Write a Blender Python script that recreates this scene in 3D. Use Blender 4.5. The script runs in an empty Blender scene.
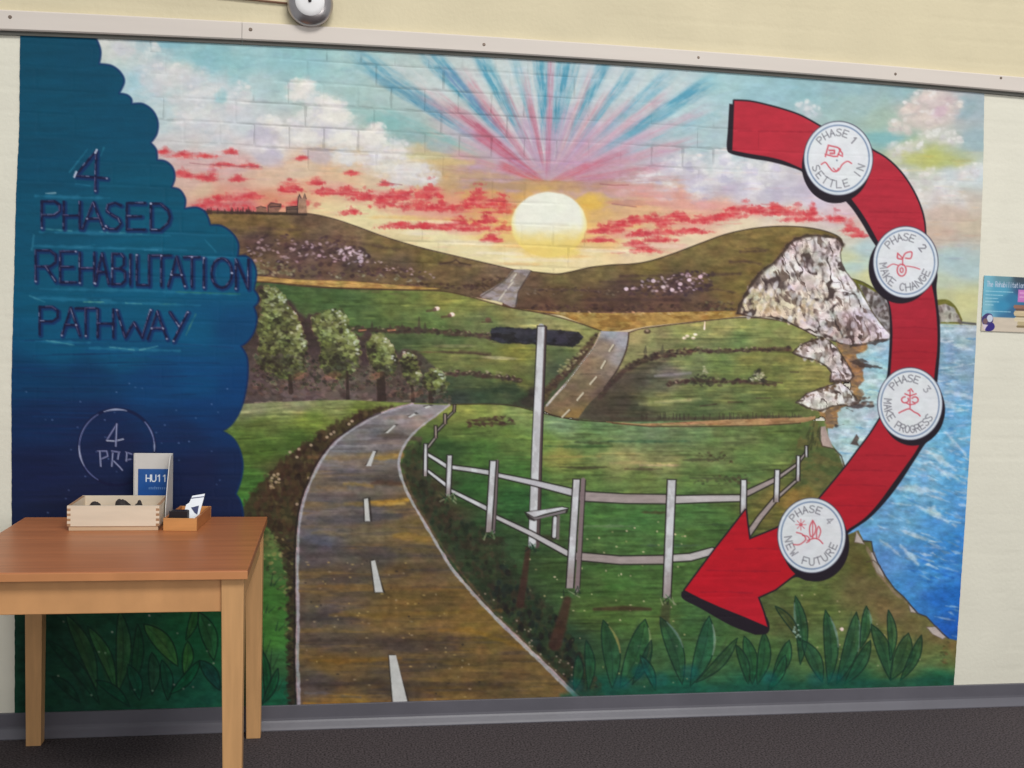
import bpy, bmesh, math, random
import numpy as np
from mathutils import Vector, Matrix

S0 = bpy.context.scene
COL = S0.collection

# ---------------------------------------------------------------- camera, light, exposure
# room frame: wall with the mural is the plane y = 0, x to the right along it, z up, floor z = 0, camera at y < 0
CAM = dict(f=1089.578, c=(1.02582, -3.71268, 1.3758), yaw=0.158636, pitch=0.0514779, roll=-0.0247837)

def cam_axes():
    cy, sy = math.cos(CAM['yaw']), math.sin(CAM['yaw']); cp, sp = math.cos(CAM['pitch']), math.sin(CAM['pitch'])
    fwd = np.array([sy * cp, cy * cp, -sp]); right = np.array([cy, -sy, 0]); down = np.cross(fwd, right)
    cr, sr = math.cos(CAM['roll']), math.sin(CAM['roll'])
    return right * cr + down * sr, -right * sr + down * cr, fwd
CR, CD, CF = cam_axes(); CC = np.array(CAM['c'])

cd = bpy.data.cameras.new('camera'); cam = bpy.data.objects.new('camera', cd); COL.objects.link(cam)
cd.sensor_width = 36; cd.lens = CAM['f'] / 1024 * 36; cd.clip_start = .05
M = Matrix.Identity(4)
for i in range(3):
    M[i][0] = CR[i]; M[i][1] = -CD[i]; M[i][2] = -CF[i]; M[i][3] = CC[i]
cam.matrix_world = M
S0.camera = cam

world = bpy.data.worlds.new('room_light'); S0.world = world; world.use_nodes = True
bg = world.node_tree.nodes['Background']; bg.inputs[0].default_value = (.93, .97, 1., 1); bg.inputs[1].default_value = .42

def area(name, loc, target, sx, sy, power, color):
    l = bpy.data.lights.new(name, 'AREA'); l.shape = 'RECTANGLE'; l.size = sx; l.size_y = sy; l.energy = power; l.color = color
    o = bpy.data.objects.new(name, l); COL.objects.link(o); o.location = loc
    o.rotation_euler = (Vector(target) - Vector(loc)).to_track_quat('-Z', 'Y').to_euler()
    return o
area('window_daylight', (3.0, -5.0, 1.7), (2.1, 0, .9), 3.4, 1.8, 62, (1., .99, .97))
area('high_area_light', (3.2, -8., 10.), (1.7, 0, 1.2), 6., 3., 900, (1., .985, .95))  # unseen area light, set high and far to shape shadows and even the wall

vs = S0.view_settings
vs.view_transform = 'Standard'; vs.look = 'None'; vs.gamma = 1; vs.exposure = 0.0; vs.use_curve_mapping = False

def project(x, y, z):
    """room point(s) -> position on the 1024 x 768 photograph, used to lay the traced painting onto the wall"""
    dx, dy, dz = x - CC[0], y - CC[1], z - CC[2]
    w = dx * CF[0] + dy * CF[1] + dz * CF[2]
    return 512 + CAM['f'] * (dx * CR[0] + dy * CR[1] + dz * CR[2]) / w, 384 + CAM['f'] * (dx * CD[0] + dy * CD[1] + dz * CD[2]) / w

def on_wall(u, v, y=0.):
    r = (u - 512) / CAM['f'] * CR + (v - 384) / CAM['f'] * CD + CF
    return CC + (y - CC[1]) / r[1] * r
# ---------------------------------------------------------------- paint engine
def smooth(e0, e1, x):
    t = np.clip((x - e0) / (e1 - e0), 0, 1)
    return t * t * (3 - 2 * t)

_tables = {}
def noise(x, y, sx, sy, seed=0):
    """value noise in 0..1, cell size sx by sy"""
    if seed not in _tables:
        _tables[seed] = np.random.RandomState(seed + 11).rand(128, 128).astype(np.float32)
    T = _tables[seed]
    a = x / sx; b = y / sy
    i = np.floor(a).astype(int); j = np.floor(b).astype(int)
    u = a - i; v = b - j
    u = u * u * (3 - 2 * u); v = v * v * (3 - 2 * v)
    i0 = i & 127; i1 = (i + 1) & 127; j0 = j & 127; j1 = (j + 1) & 127
    return (T[j0, i0] * (1 - u) + T[j0, i1] * u) * (1 - v) + (T[j1, i0] * (1 - u) + T[j1, i1] * u) * v

def fbm(x, y, sx, sy, seed=0, n=3):
    s = 0; w = 0; k = 1.0
    for o in range(n):
        s = s + k * noise(x + 37.7 * o, y + 19.1 * o, sx / 2 ** o, sy / 2 ** o, seed + o)
        w += k; k *= .55
    return s / w

def spline(pts, closed=False, n=6):
    """Catmull-Rom through the points"""
    P = [np.array(p, float) for p in pts]; L = len(P); out = []
    rng = range(L) if closed else range(L - 1)
    for i in rng:
        if closed:
            p0, p1, p2, p3 = P[i - 1], P[i], P[(i + 1) % L], P[(i + 2) % L]
        else:
            p0, p1, p2, p3 = P[max(i - 1, 0)], P[i], P[i + 1], P[min(i + 2, L - 1)]
        for k in range(n):
            t = k / n
            out.append(.5 * (2 * p1 + (p2 - p0) * t + (2 * p0 - 5 * p1 + 4 * p2 - p3) * t * t + (3 * p1 - p0 - 3 * p2 + p3) * t ** 3))
    if not closed: out.append(P[-1])
    return [tuple(q) for q in out]

class Canvas:
    """a sheet of paint: X, Y are trace coordinates of each point of the sheet"""
    def __init__(s, X, Y):
        s.X, s.Y = X, Y
        s.img = np.zeros(X.shape + (3,)); s.pid = np.zeros(X.shape, np.int32)
        s.cx0, s.cx1 = X.min(0), X.max(0); s.ry0, s.ry1 = Y.min(1), Y.max(1)
    def box(s, x0, y0, x1, y1):
        c = np.nonzero((s.cx1 >= x0) & (s.cx0 <= x1))[0]; r = np.nonzero((s.ry1 >= y0) & (s.ry0 <= y1))[0]
        if len(c) == 0 or len(r) == 0: return None
        return slice(r[0], r[-1] + 1), slice(c[0], c[-1] + 1)
    def put(s, sl, m, col, pid=None):
        x, y = s.X[sl], s.Y[sl]
        c = col(x, y) if callable(col) else np.array(col, float)
        s.img[sl] = s.img[sl] * (1 - m[..., None]) + c * m[..., None]
        if pid is not None: s.pid[sl][m > .5] = pid
    def fill(s, pts, col, a=1., soft=.8, pid=None, jag=0, jsc=4, seed=3):
        P = np.array(pts, float); e = soft + jag + 1
        sl = s.box(P[:, 0].min() - e, P[:, 1].min() - e, P[:, 0].max() + e, P[:, 1].max() + e)
        if sl is None: return
        x, y = s.X[sl], s.Y[sl]
        d2 = np.full(x.shape, 1e9); ins = np.zeros(x.shape, bool)
        for (ax, ay), (bx, by) in zip(P, np.roll(P, -1, 0)):
            ex, ey = bx - ax, by - ay; L = ex * ex + ey * ey
            if L < 1e-9: continue
            t = np.clip(((x - ax) * ex + (y - ay) * ey) / L, 0, 1)
            d2 = np.minimum(d2, (x - ax - t * ex) ** 2 + (y - ay - t * ey) ** 2)
            if ey != 0: ins ^= ((ay > y) != (by > y)) & (x < ex * (y - ay) / ey + ax)
        d = np.sqrt(d2); d[ins] *= -1
        if jag: d = d + (fbm(x, y, jsc, jsc, seed, 2) - .5) * 2 * jag
        s.put(sl, a * smooth(soft, -soft, d), col, pid)
    def stroke(s, pts, w, col, a=1., soft=.8, pid=None, jag=0, jsc=5, seed=5):
        P = np.array(pts, float); n = len(P)
        W = np.interp(np.linspace(0, 1, n), np.linspace(0, 1, np.size(w)), np.atleast_1d(w)) / 2
        e = W.max() + soft + jag + 1
        s._bb = (P[:, 0].min() - e, P[:, 1].min() - e, P[:, 0].max() + e, P[:, 1].max() + e); sl = s.box(*s._bb)
        if sl is None: return
        x, y = s.X[sl], s.Y[sl]; d = np.full(x.shape, 1e9)
        for i in range(n - 1):
            ax, ay = P[i]; bx, by = P[i + 1]; ex, ey = bx - ax, by - ay; L = ex * ex + ey * ey + 1e-9
            t = np.clip(((x - ax) * ex + (y - ay) * ey) / L, 0, 1)
            d = np.minimum(d, np.hypot(x - ax - t * ex, y - ay - t * ey) - (W[i] + (W[i + 1] - W[i]) * t))
        if jag: d = d + (fbm(x, y, jsc, jsc, seed, 2) - .5) * 2 * jag
        s.put(sl, a * smooth(soft, -soft, d), col, pid)
    def disc(s, cx, cy, rx, ry, col, a=1., soft=.8, pid=None, rot=0., jag=0, jsc=4, seed=7):
        R = max(rx, ry) + soft + jag + 1
        sl = s.box(cx - R, cy - R, cx + R, cy + R)
        if sl is None: return
        x, y = s.X[sl] - cx, s.Y[sl] - cy
        if rot:
            c, q = math.cos(rot), math.sin(rot); x, y = x * c + y * q, -x * q + y * c
        m = min(rx, ry); d = (np.hypot(x / rx, y / ry) - 1) * m
        if jag: d = d + (fbm(s.X[sl], s.Y[sl], jsc, jsc, seed, 2) - .5) * 2 * jag
        s.put(sl, a * smooth(soft, -soft, d), col, pid)
    def tint(s, pts, w, f, a=.5, soft=1.2):
        """stroke of the colour already there, made f times lighter or darker"""
        s.stroke(pts, w, lambda x, y: np.clip(s.img[s.box(*s._bb)] * np.array(f), 0, 255), a, soft)
    def glow(s, cx, cy, rx, ry, col, a=1., pid=None, rot=0., pw=1., jag=0., jsc=14, seed=9):
        """soft-edged patch of paint"""
        R = max(rx, ry) * 1.6
        sl = s.box(cx - R, cy - R, cx + R, cy + R)
        if sl is None: return
        x, y = s.X[sl] - cx, s.Y[sl] - cy
        if rot:
            c, q = math.cos(rot), math.sin(rot); x, y = x * c + y * q, -x * q + y * c
        d = np.hypot(x / rx, y / ry)
        if jag: d = d + (fbm(s.X[sl], s.Y[sl], jsc, jsc * .7, seed, 3) - .5) * 2 * jag
        s.put(sl, a * smooth(1.25, .45, d) ** pw, col, pid)

def idw(ctrl, warp=0, seed=21):
    C = np.array(ctrl, float)
    def f(x, y):
        if warp:
            x, y = x + (fbm(x, y, 40, 22, seed) - .5) * warp * 2, y + (fbm(x, y, 40, 22, seed + 4) - .5) * warp
        s = np.zeros(x.shape + (3,)); w = np.zeros(x.shape)
        for px, py, r, g, b in C:
            q = 1 / (((x - px) ** 2 + (1.6 * (y - py)) ** 2) + 60) ** 1.8
            w += q; s += q[..., None] * np.array([r, g, b])
        return s / w[..., None]
    return f

def vary(base, amp, sx, sy, seed=0, alt=None):
    """base colour broken up by brush streaks; alt = second colour mixed in"""
    def f(x, y):
        c = base(x, y) if callable(base) else np.broadcast_to(np.array(base, float), x.shape + (3,))
        n = fbm(x, y, sx, sy, seed)
        if alt is not None:
            t = smooth(.42, .66, fbm(x, y, sx * 1.3, sy * 1.2, seed + 31))[..., None]
            c = c * (1 - t) + np.array(alt, float) * t
        return np.clip(c * (1 + amp * 2 * (n - .5))[..., None], 0, 255)
    return f

# single-stroke capitals: strokes in a 1 x 1 cell, y down
def arc(cx, cy, rx, ry, a0, a1, n=10):
    return [(cx + rx * math.cos(math.radians(a0 + (a1 - a0) * k / n)), cy + ry * math.sin(math.radians(a0 + (a1 - a0) * k / n))) for k in range(n + 1)]
GLYPH = {
    'A': [[(0, 1), (.5, 0), (1, 1)], [(.2, .62), (.8, .62)]],
    'B': [[(0, 1), (0, 0), (.65, 0), (.85, .12), (.85, .36), (.6, .48), (0, .48)], [(.6, .48), (.95, .6), (.95, .88), (.7, 1), (0, 1)]],
    'C': [arc(.5, .5, .5, .5, -50, -310)],
    'D': [[(0, 0), (0, 1), (.5, 1), (.9, .75), (1, .5), (.9, .25), (.5, 0), (0, 0)]],
    'E': [[(1, 0), (0, 0), (0, 1), (1, 1)], [(0, .5), (.8, .5)]],
    'F': [[(1, 0), (0, 0), (0, 1)], [(0, .5), (.8, .5)]],
    'G': [arc(.5, .5, .5, .5, -50, -360), [(.55, .55), (1, .55)]],
    'H': [[(0, 0), (0, 1)], [(1, 0), (1, 1)], [(0, .52), (1, .52)]],
    'I': [[(.5, 0), (.5, 1)]],
    'K': [[(0, 0), (0, 1)], [(1, 0), (0, .55), (1, 1)]],
    'L': [[(0, 0), (0, 1), (1, 1)]],
    'M': [[(0, 1), (0, 0), (.5, .6), (1, 0), (1, 1)]],
    'N': [[(0, 1), (0, 0), (1, 1), (1, 0)]],
    'O': [arc(.5, .5, .5, .5, 0, 360, 16)],
    'P': [[(0, 1), (0, 0), (.7, 0), (1, .14), (1, .38), (.7, .52), (0, .52)]],
    'R': [[(0, 1), (0, 0), (.7, 0), (1, .14), (1, .38), (.7, .52), (0, .52)], [(.5, .52), (1, 1)]],
    'S': [[(1, .1), (.6, 0), (.15, .08), (.05, .3), (.4, .46), (.85, .6), (1, .8), (.7, 1), (.2, 1), (0, .88)]],
    'T': [[(0, 0), (1, 0)], [(.5, 0), (.5, 1)]],
    'U': [[(0, 0), (0, .75), (.25, 1), (.75, 1), (1, .75), (1, 0)]],
    'W': [[(0, 0), (.25, 1), (.5, .45), (.75, 1), (1, 0)]],
    'X': [[(0, 0), (1, 1)], [(1, 0), (0, 1)]],
    'Y': [[(0, 0), (.5, .5)], [(1, 0), (.2, 1.05)]],
    '1': [[(.2, .2), (.55, 0), (.55, 1)]],
    '2': [[(0, .2), (.3, 0), (.8, .05), (.9, .3), (0, 1), (1, 1)]],
    '3': [[(0, .05), (.9, .05), (.4, .42), (.9, .6), (.85, .9), (.4, 1), (0, .9)]],
    '4': [[(.75, 1), (.75, 0), (0, .7), (1, .7)]],
}
# ---------------------------------------------------------------- the mural, traced from the wall painting
# part table: id -> (name, parent id, label)
PARTS = {
    1: ('painted_sky', 0, 'painted sunset sky with white clouds and blue and pink rays'),
    2: ('painted_sun', 0, 'painted pale yellow setting sun'),
    3: ('painted_hill', 0, 'painted brown hill left of the sun'),
    4: ('painted_hill', 0, 'painted olive hill right of the sun'),
    5: ('painted_village', 3, 'painted church and houses on the hilltop'),
    6: ('painted_field', 0, 'painted green field behind the trees'),
    7: ('painted_field', 0, 'painted green fields below the white cliff'),
    8: ('painted_field', 0, 'painted grass foreground with the fence'),
    9: ('painted_crop_strip', 0, 'painted ochre strip under the left hill'),
    10: ('painted_crop_strip', 0, 'painted ochre strip under the right hill'),
    11: ('painted_road', 0, 'painted far end of the road at the horizon'),
    12: ('painted_road', 0, 'painted middle stretch of the road'),
    13: ('painted_road', 0, 'painted wide foreground road'),
    14: ('painted_tree', 0, 'painted tall tree next to the blue panel'),
    15: ('painted_tree', 0, 'painted second tree from the blue panel'),
    16: ('painted_tree', 0, 'painted middle tree of the row'),
    17: ('painted_tree', 0, 'painted small slim tree'),
    18: ('painted_tree', 0, 'painted small tree nearest the road'),
    19: ('painted_fence', 0, 'painted white post and rail fence'),
    20: ('painted_signpost', 0, 'painted tall white post'),
    21: ('painted_bench', 0, 'painted white step behind the fence'),
    22: ('painted_cliff', 0, 'painted white chalk cliff'),
    23: ('painted_cliff', 0, 'painted low far cliff'),
    24: ('painted_rock', 0, 'painted upper rocky headland'),
    25: ('painted_rock', 0, 'painted lower rocky headland'),
    26: ('painted_beach', 0, 'painted tan beach'),
    27: ('painted_sea', 0, 'painted blue sea with white foam'),
    28: ('red_arrow', 0, 'curved red arrow with black edge'),
    29: ('phase_badge', 28, 'round white badge reading PHASE 1 SETTLE IN'),
    30: ('phase_badge', 28, 'round white badge reading PHASE 2 MAKE CHANGE'),
    31: ('phase_badge', 28, 'round white badge reading PHASE 3 MAKE PROGRESS'),
    32: ('phase_badge', 28, 'round white badge reading PHASE 4 NEW FUTURE'),
    33: ('blue_panel', 0, 'dark blue panel with scalloped edge'),
    34: ('title_lettering', 33, 'dark lettering reading 4 PHASED REHABILITATION PATHWAY'),
    35: ('ring_emblem', 33, 'thin ring with 4 PRP inside'),
    36: ('leaf_plants', 0, 'painted dark broad leaves along the bottom right'),
    37: ('leaf_plants', 0, 'painted dark broad leaves under the table'),
    41: ('painted_out_sign', 20, 'dark painted-over sign board'),
}
for k in range(7): PARTS[50 + k] = ('road_dash', 13, None)
for k in range(5): PARTS[60 + k] = ('road_dash', 12, None)
for k in range(12): PARTS[70 + k] = ('fence_post', 19, None)
for k in range(5): PARTS[85 + k] = ('painted_stone', 0, 'painted pale stone on the shore')
PARTS[42] = ('painted_cliff', 0, 'painted low cliff on the horizon right of the arrow')
INK = (38, 31, 40)

def inpoly(x, y, P):
    r = False
    for (ax, ay), (bx, by) in zip(P, P[1:] + P[:1]):
        if (ay > y) != (by > y) and x < (bx - ax) * (y - ay) / (by - ay) + ax: r = not r
    return r

def dabs(cv, rnd, P, n, size, cols, a=.8, pid=None, flat=.6, tilt=0., shade=None):
    xs = [p[0] for p in P]; ys = [p[1] for p in P]; k = 0; tries = 0
    while k < n and tries < n * 8:
        tries += 1
        x = rnd.uniform(min(xs), max(xs)); y = rnd.uniform(min(ys), max(ys))
        if not inpoly(x, y, P): continue
        k += 1
        c = np.array(shade(x, y, rnd) if shade else rnd.choice(cols), float) * rnd.uniform(.88, 1.1)
        r = rnd.uniform(*size)
        cv.disc(x, y, r, r * flat * rnd.uniform(.7, 1.3), np.clip(c, 0, 255), a * rnd.uniform(.6, 1), .8, pid, tilt + rnd.uniform(-.7, .7))

def text_on_arc(cv, word, cx, cy, rx, ry, a0, a1, w, h, col, pid, up=True, lw=1.0, al=.78):
    """letters along an ellipse; angles in degrees, 0 = right, 90 = down"""
    n = len(word)
    for i, ch in enumerate(word):
        if ch == ' ': continue
        a = math.radians(a0 + (a1 - a0) * (i / max(n - 1, 1)))
        px, py = cx + rx * math.cos(a), cy + ry * math.sin(a)
        nx, ny = math.cos(a), math.sin(a)
        if up: dx, dy, ux, uy = -ny, nx, nx, ny
        else: dx, dy, ux, uy = ny, -nx, -nx, -ny
        for st in GLYPH[ch]:
            cv.stroke([(px + dx * (g - .5) * w - ux * (q - .5) * h, py + dy * (g - .5) * w - uy * (q - .5) * h) for g, q in st], lw, col, al, .75, pid)

def cloud(cv, rnd, pts, cols, a=.8, n=14, flat=.7):
    """puffs of paint heaped round the listed centres (x, y, r): violet-grey below, ragged white crowns above"""
    for x, y, r in pts:
        cv.glow(x, y, r * 1.15, r * .9, np.array(cols[0]) * .97, a * .7, None, 0, 1, .45, 9, rnd.randint(0, 60))
    for x, y, r in pts:
        for k in range(n):
            t = rnd.uniform(0, 6.283); q = r * rnd.uniform(.1, .9); rr = r * rnd.uniform(.16, .36); up = math.sin(t)
            c = np.array(rnd.choice(cols), float) * (1.03 if up < 0 else .95) - (0, 0, 0 if up < 0 else -4)
            cv.disc(x + q * math.cos(t), y + q * up * flat, rr * 1.25, rr * .9, np.clip(c, 0, 250), a * rnd.uniform(.3, .75), rr * .35, None, rnd.uniform(-.4, .4), rr * .5, 3.5, rnd.randint(0, 60))
        for k in range(n // 2):
            t = rnd.uniform(-2.9, -.25); cv.disc(x + r * .9 * math.cos(t), y + r * .75 * math.sin(t), rnd.uniform(1.4, 3), rnd.uniform(1, 2.2), (232, 230, 228), a * rnd.uniform(.4, .8), 1.2, None, 0, 1, 3, rnd.randint(0, 60))

def paint_sky(cv, rnd):
    sky = idw([
        (60, 40, 150, 190, 200), (110, 48, 205, 212, 205), (155, 42, 150, 190, 200), (200, 60, 152, 195, 202), (250, 62, 160, 200, 202), (300, 58, 152, 195, 200),
        (345, 62, 170, 203, 203), (165, 78, 200, 212, 212), (215, 95, 205, 214, 218), (135, 85, 180, 208, 214), (170, 120, 196, 212, 216), (240, 125, 208, 214, 218),
        (300, 72, 160, 198, 200), (345, 100, 172, 200, 198), (375, 105, 175, 198, 196), (250, 85, 185, 208, 210), (400, 125, 165, 192, 190),
        (180, 145, 206, 204, 204), (215, 142, 212, 208, 208), (260, 150, 210, 204, 208), (190, 160, 214, 178, 176), (230, 165, 216, 178, 174),
        (200, 190, 222, 192, 162), (190, 182, 214, 182, 168), (220, 196, 218, 164, 140), (215, 206, 208, 116, 124), (245, 206, 208, 122, 124), (270, 200, 220, 150, 120), (270, 180, 222, 190, 165),
        (300, 172, 220, 195, 170), (310, 190, 226, 178, 140), (300, 203, 222, 156, 128), (320, 208, 232, 214, 166), (340, 180, 224, 192, 158), (380, 185, 220, 196, 166),
        (420, 165, 214, 200, 150), (450, 160, 212, 190, 140), (440, 178, 200, 165, 120), (480, 178, 180, 150, 115), (520, 183, 178, 148, 110), (570, 184, 180, 150, 120), (600, 182, 190, 150, 140),
        (360, 215, 234, 220, 172), (400, 228, 232, 214, 168), (440, 240, 234, 222, 176), (480, 250, 236, 222, 176), (520, 258, 238, 226, 182), (550, 264, 238, 224, 172), (590, 256, 238, 220, 172), (640, 250, 234, 212, 174), (690, 238, 232, 210, 178), (740, 226, 228, 210, 182), (790, 222, 228, 212, 190),
        (480, 205, 222, 164, 104), (500, 190, 212, 172, 104), (495, 235, 232, 196, 124), (450, 205, 224, 158, 128), (600, 205, 224, 182, 112), (620, 190, 204, 164, 146), (640, 215, 224, 180, 138), (600, 240, 234, 190, 130), (680, 205, 224, 175, 150), (720, 212, 224, 170, 150), (680, 225, 228, 180, 140),
        (549, 90, 190, 205, 212), (500, 80, 195, 210, 212), (600, 80, 190, 206, 212), (450, 90, 195, 208, 208), (650, 90, 188, 206, 212), (540, 140, 192, 170, 190), (580, 140, 190, 170, 188), (500, 140, 200, 185, 192), (620, 140, 190, 180, 195), (460, 130, 190, 190, 196),
        (680, 110, 182, 205, 210), (720, 85, 168, 202, 206), (760, 92, 155, 192, 200), (700, 140, 175, 200, 205), (730, 165, 190, 205, 210), (660, 160, 195, 190, 200),
        (800, 90, 150, 188, 195), (850, 88, 152, 184, 190), (900, 90, 150, 182, 186), (880, 118, 168, 190, 176), (860, 105, 160, 186, 186), (890, 140, 138, 184, 186), (920, 115, 200, 190, 182), (945, 108, 205, 185, 190), (970, 108, 160, 178, 186), (975, 140, 165, 184, 190), (930, 158, 186, 190, 125), (905, 152, 185, 192, 150), (960, 160, 180, 188, 150),
        (900, 180, 196, 200, 190), (950, 175, 200, 208, 210), (975, 172, 205, 215, 220), (915, 205, 205, 192, 185), (955, 205, 205, 192, 180), (970, 225, 200, 185, 165), (940, 235, 200, 182, 168), (920, 238, 196, 180, 165), (950, 260, 178, 200, 202), (970, 270, 180, 200, 202), (945, 285, 190, 200, 180), (960, 300, 205, 202, 150), (945, 296, 190, 192, 150),
        (780, 190, 200, 195, 206), (820, 200, 214, 200, 215), (800, 215, 220, 200, 190), (840, 215, 216, 190, 196), (850, 235, 212, 205, 190), (865, 250, 180, 202, 206), (855, 265, 182, 204, 200), (870, 275, 212, 210, 160), (850, 258, 206, 208, 170), (860, 225, 214, 190, 185), (745, 190, 205, 195, 205)], 7)
    cv.fill([(0, 20), (1000, 20), (1000, 345), (760, 345), (0, 345)], vary(sky, .045, 16, 5, 2), 1, .8, 1)
    G = cv.glow
    # blue patches between the clouds
    for x, y, rx, ry, c, a in [(170, 42, 40, 6, (130, 182, 198), .5), (215, 58, 22, 14, (140, 190, 198), .55), (240, 72, 14, 20, (150, 196, 200), .5), (138, 78, 10, 16, (160, 200, 212), .6), (222, 98, 7, 8, (140, 192, 200), .6), (290, 62, 40, 14, (150, 194, 200), .5),
                               (385, 124, 26, 9, (132, 184, 182), .7), (420, 138, 34, 8, (138, 178, 180), .7), (440, 148, 20, 6, (140, 180, 184), .6), (365, 112, 20, 5, (150, 190, 188), .5), (395, 142, 18, 5, (140, 186, 190), .5),
                               (883, 138, 34, 5, (130, 180, 184), .7), (840, 110, 34, 16, (160, 188, 184), .4), (965, 105, 14, 12, (150, 174, 182), .6), (975, 140, 12, 12, (155, 180, 188), .6)]:
        G(x, y, rx, ry, c, a, None, .15 if x > 360 and x < 460 else 0, 1, .5, 14, int(x))
    # clouds
    W = [(230, 226, 222), (222, 222, 226), (234, 230, 220), (218, 214, 222)]
    cloud(cv, rnd, [(300, 90, 15), (318, 104, 15), (335, 107, 13), (290, 133, 16), (310, 128, 22), (330, 122, 20), (345, 140, 18), (370, 142, 16), (378, 130, 9), (395, 150, 15), (412, 168, 18), (375, 160, 18), (345, 158, 14), (400, 178, 16), (430, 180, 12), (270, 150, 16), (268, 125, 12)], W, .8, 12)
    for x, y, rx, ry, a in [(304, 86, 11, 8, .8), (298, 96, 13, 6, .7), (334, 117, 19, 9, .9), (330, 104, 12, 6, .7), (306, 138, 20, 8, .85), (342, 140, 18, 7, .8), (370, 137, 14, 9, .85), (376, 128, 7, 5, .8), (395, 152, 12, 7, .7), (415, 168, 14, 7, .65), (385, 168, 16, 6, .6), (345, 158, 18, 5, .5), (210, 90, 16, 7, .4), (180, 70, 16, 8, .45), (190, 112, 18, 7, .4)]: G(x, y, rx, ry, (236, 232, 224), a, None, .02, 1, .5, 7, int(x) % 45)
    cloud(cv, rnd, [(145, 58, 22), (160, 80, 20), (185, 78, 20), (190, 100, 18), (205, 120, 20), (240, 105, 16), (180, 125, 14), (215, 135, 18), (240, 90, 10), (120, 46, 20)], [(218, 218, 218), (226, 222, 220), (210, 216, 220)], .6, 10)
    cloud(cv, rnd, [(625, 185, 12), (650, 182, 15), (668, 170, 14), (690, 165, 16), (700, 185, 17), (725, 175, 17), (722, 158, 12), (750, 172, 15), (700, 195, 14), (755, 190, 16), (775, 170, 12), (665, 192, 12)], [(230, 228, 230), (206, 202, 218), (234, 230, 230), (192, 188, 208)], .75, 11)
    cloud(cv, rnd, [(805, 108, 9), (812, 112, 8)], [(206, 212, 216), (214, 216, 218)], .7, 6)
    cloud(cv, rnd, [(910, 112, 14), (925, 100, 14), (942, 100, 14), (900, 128, 12), (925, 122, 14), (955, 108, 10), (940, 118, 12)], [(220, 206, 198), (204, 186, 184), (228, 216, 208)], .75, 9)
    cloud(cv, rnd, [(930, 138, 11), (945, 136, 11), (955, 142, 8), (915, 148, 10), (900, 150, 12)], [(218, 214, 212), (222, 220, 216)], .8, 6)
    cloud(cv, rnd, [(965, 175, 12), (976, 170, 9), (930, 178, 13), (910, 190, 13), (945, 190, 13), (925, 200, 14), (955, 200, 12), (900, 175, 8), (895, 190, 10)], [(226, 224, 224), (210, 204, 200), (222, 212, 206)], .7, 9)
    G(940, 112, 9, 6, (200, 168, 188), .5, None, -.6, 1, .4, 6); G(930, 160, 34, 9, (190, 192, 112), .6, None, .1, 1, .5, 12); G(950, 215, 30, 10, (206, 180, 168), .5, None, 0, 1, .5, 12); G(930, 232, 30, 7, (204, 178, 160), .6, None, 0, 1, .4, 10)
    for x, y in [(715, 193), (735, 188), (770, 195), (690, 178), (800, 192), (270, 158), (320, 155), (262, 135)]: G(x, y, 16, 9, (186, 178, 200), .5, None, 0, 1, .5, 9, x)
    # the fan of rays behind the sun
    ox, oy = 547, 184
    def ray(x1, y1, w0, w1, c, a, s0=.1, s1=1., sd=0):
        L = math.hypot(x1 - ox, y1 - oy); dx, dy = (x1 - ox) / L, (y1 - oy) / L
        p0 = (ox + (x1 - ox) * s0, oy + (y1 - oy) * s0); p1 = (ox + (x1 - ox) * s1, oy + (y1 - oy) * s1)
        n = (-dy, dx); wa, wb = w0 / 2, w1 / 2
        def al(x, y):
            t = ((x - ox) * dx + (y - oy) * dy) / L; v = ((x - ox) * n[0] + (y - oy) * n[1]) / (1 + np.abs(w0 + (w1 - w0) * (t - s0) / (s1 - s0)) * .5)
            return t, v
        P = [(p0[0] + n[0] * wa, p0[1] + n[1] * wa), (p1[0] + n[0] * wb, p1[1] + n[1] * wb), (p1[0] - n[0] * wb, p1[1] - n[1] * wb), (p0[0] - n[0] * wa, p0[1] - n[1] * wa)]
        cc = np.array(c, float)
        # uneven cover: streaks that run along the ray, through the paint below
        e = 6
        sl = cv.box(min(p[0] for p in P) - e, min(p[1] for p in P) - e, max(p[0] for p in P) + e, max(p[1] for p in P) + e)
        if sl is None: return
        x, y = cv.X[sl], cv.Y[sl]; t, v = al(x, y)
        cool = c[2] > c[0] + 20
        s0 = max(s0, .36) if cool else s0
        m = a * smooth(1.2, .4, np.abs(v)) * smooth(s0 - .1, s0 + (.25 if cool else .12), t) * smooth(s1 + .1, s1 - .12, t)
        m = m * (.86 if cool else .72) * (.42 + .8 * smooth(.22, .75, fbm(t * L, v * 9 + x1, 17, 3.2, sd + int(x1) % 17, 3))) * (.75 + .5 * fbm(x, y, 5, 4, 33))
        cv.put(sl, np.clip(m, 0, 1) * (y < 186), cc)
    B = (92, 158, 182); B2 = (116, 172, 190); K = (186, 112, 132); K2 = (204, 146, 160); C = (212, 214, 212); V = (182, 150, 184)
    # broad pale and violet ground near the centre
    G(549, 170, 90, 42, (190, 150, 176), .75, None, 0, 1, .35, 14); G(549, 150, 130, 50, (196, 178, 198), .4, None, 0, 1, .3, 14)
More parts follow.
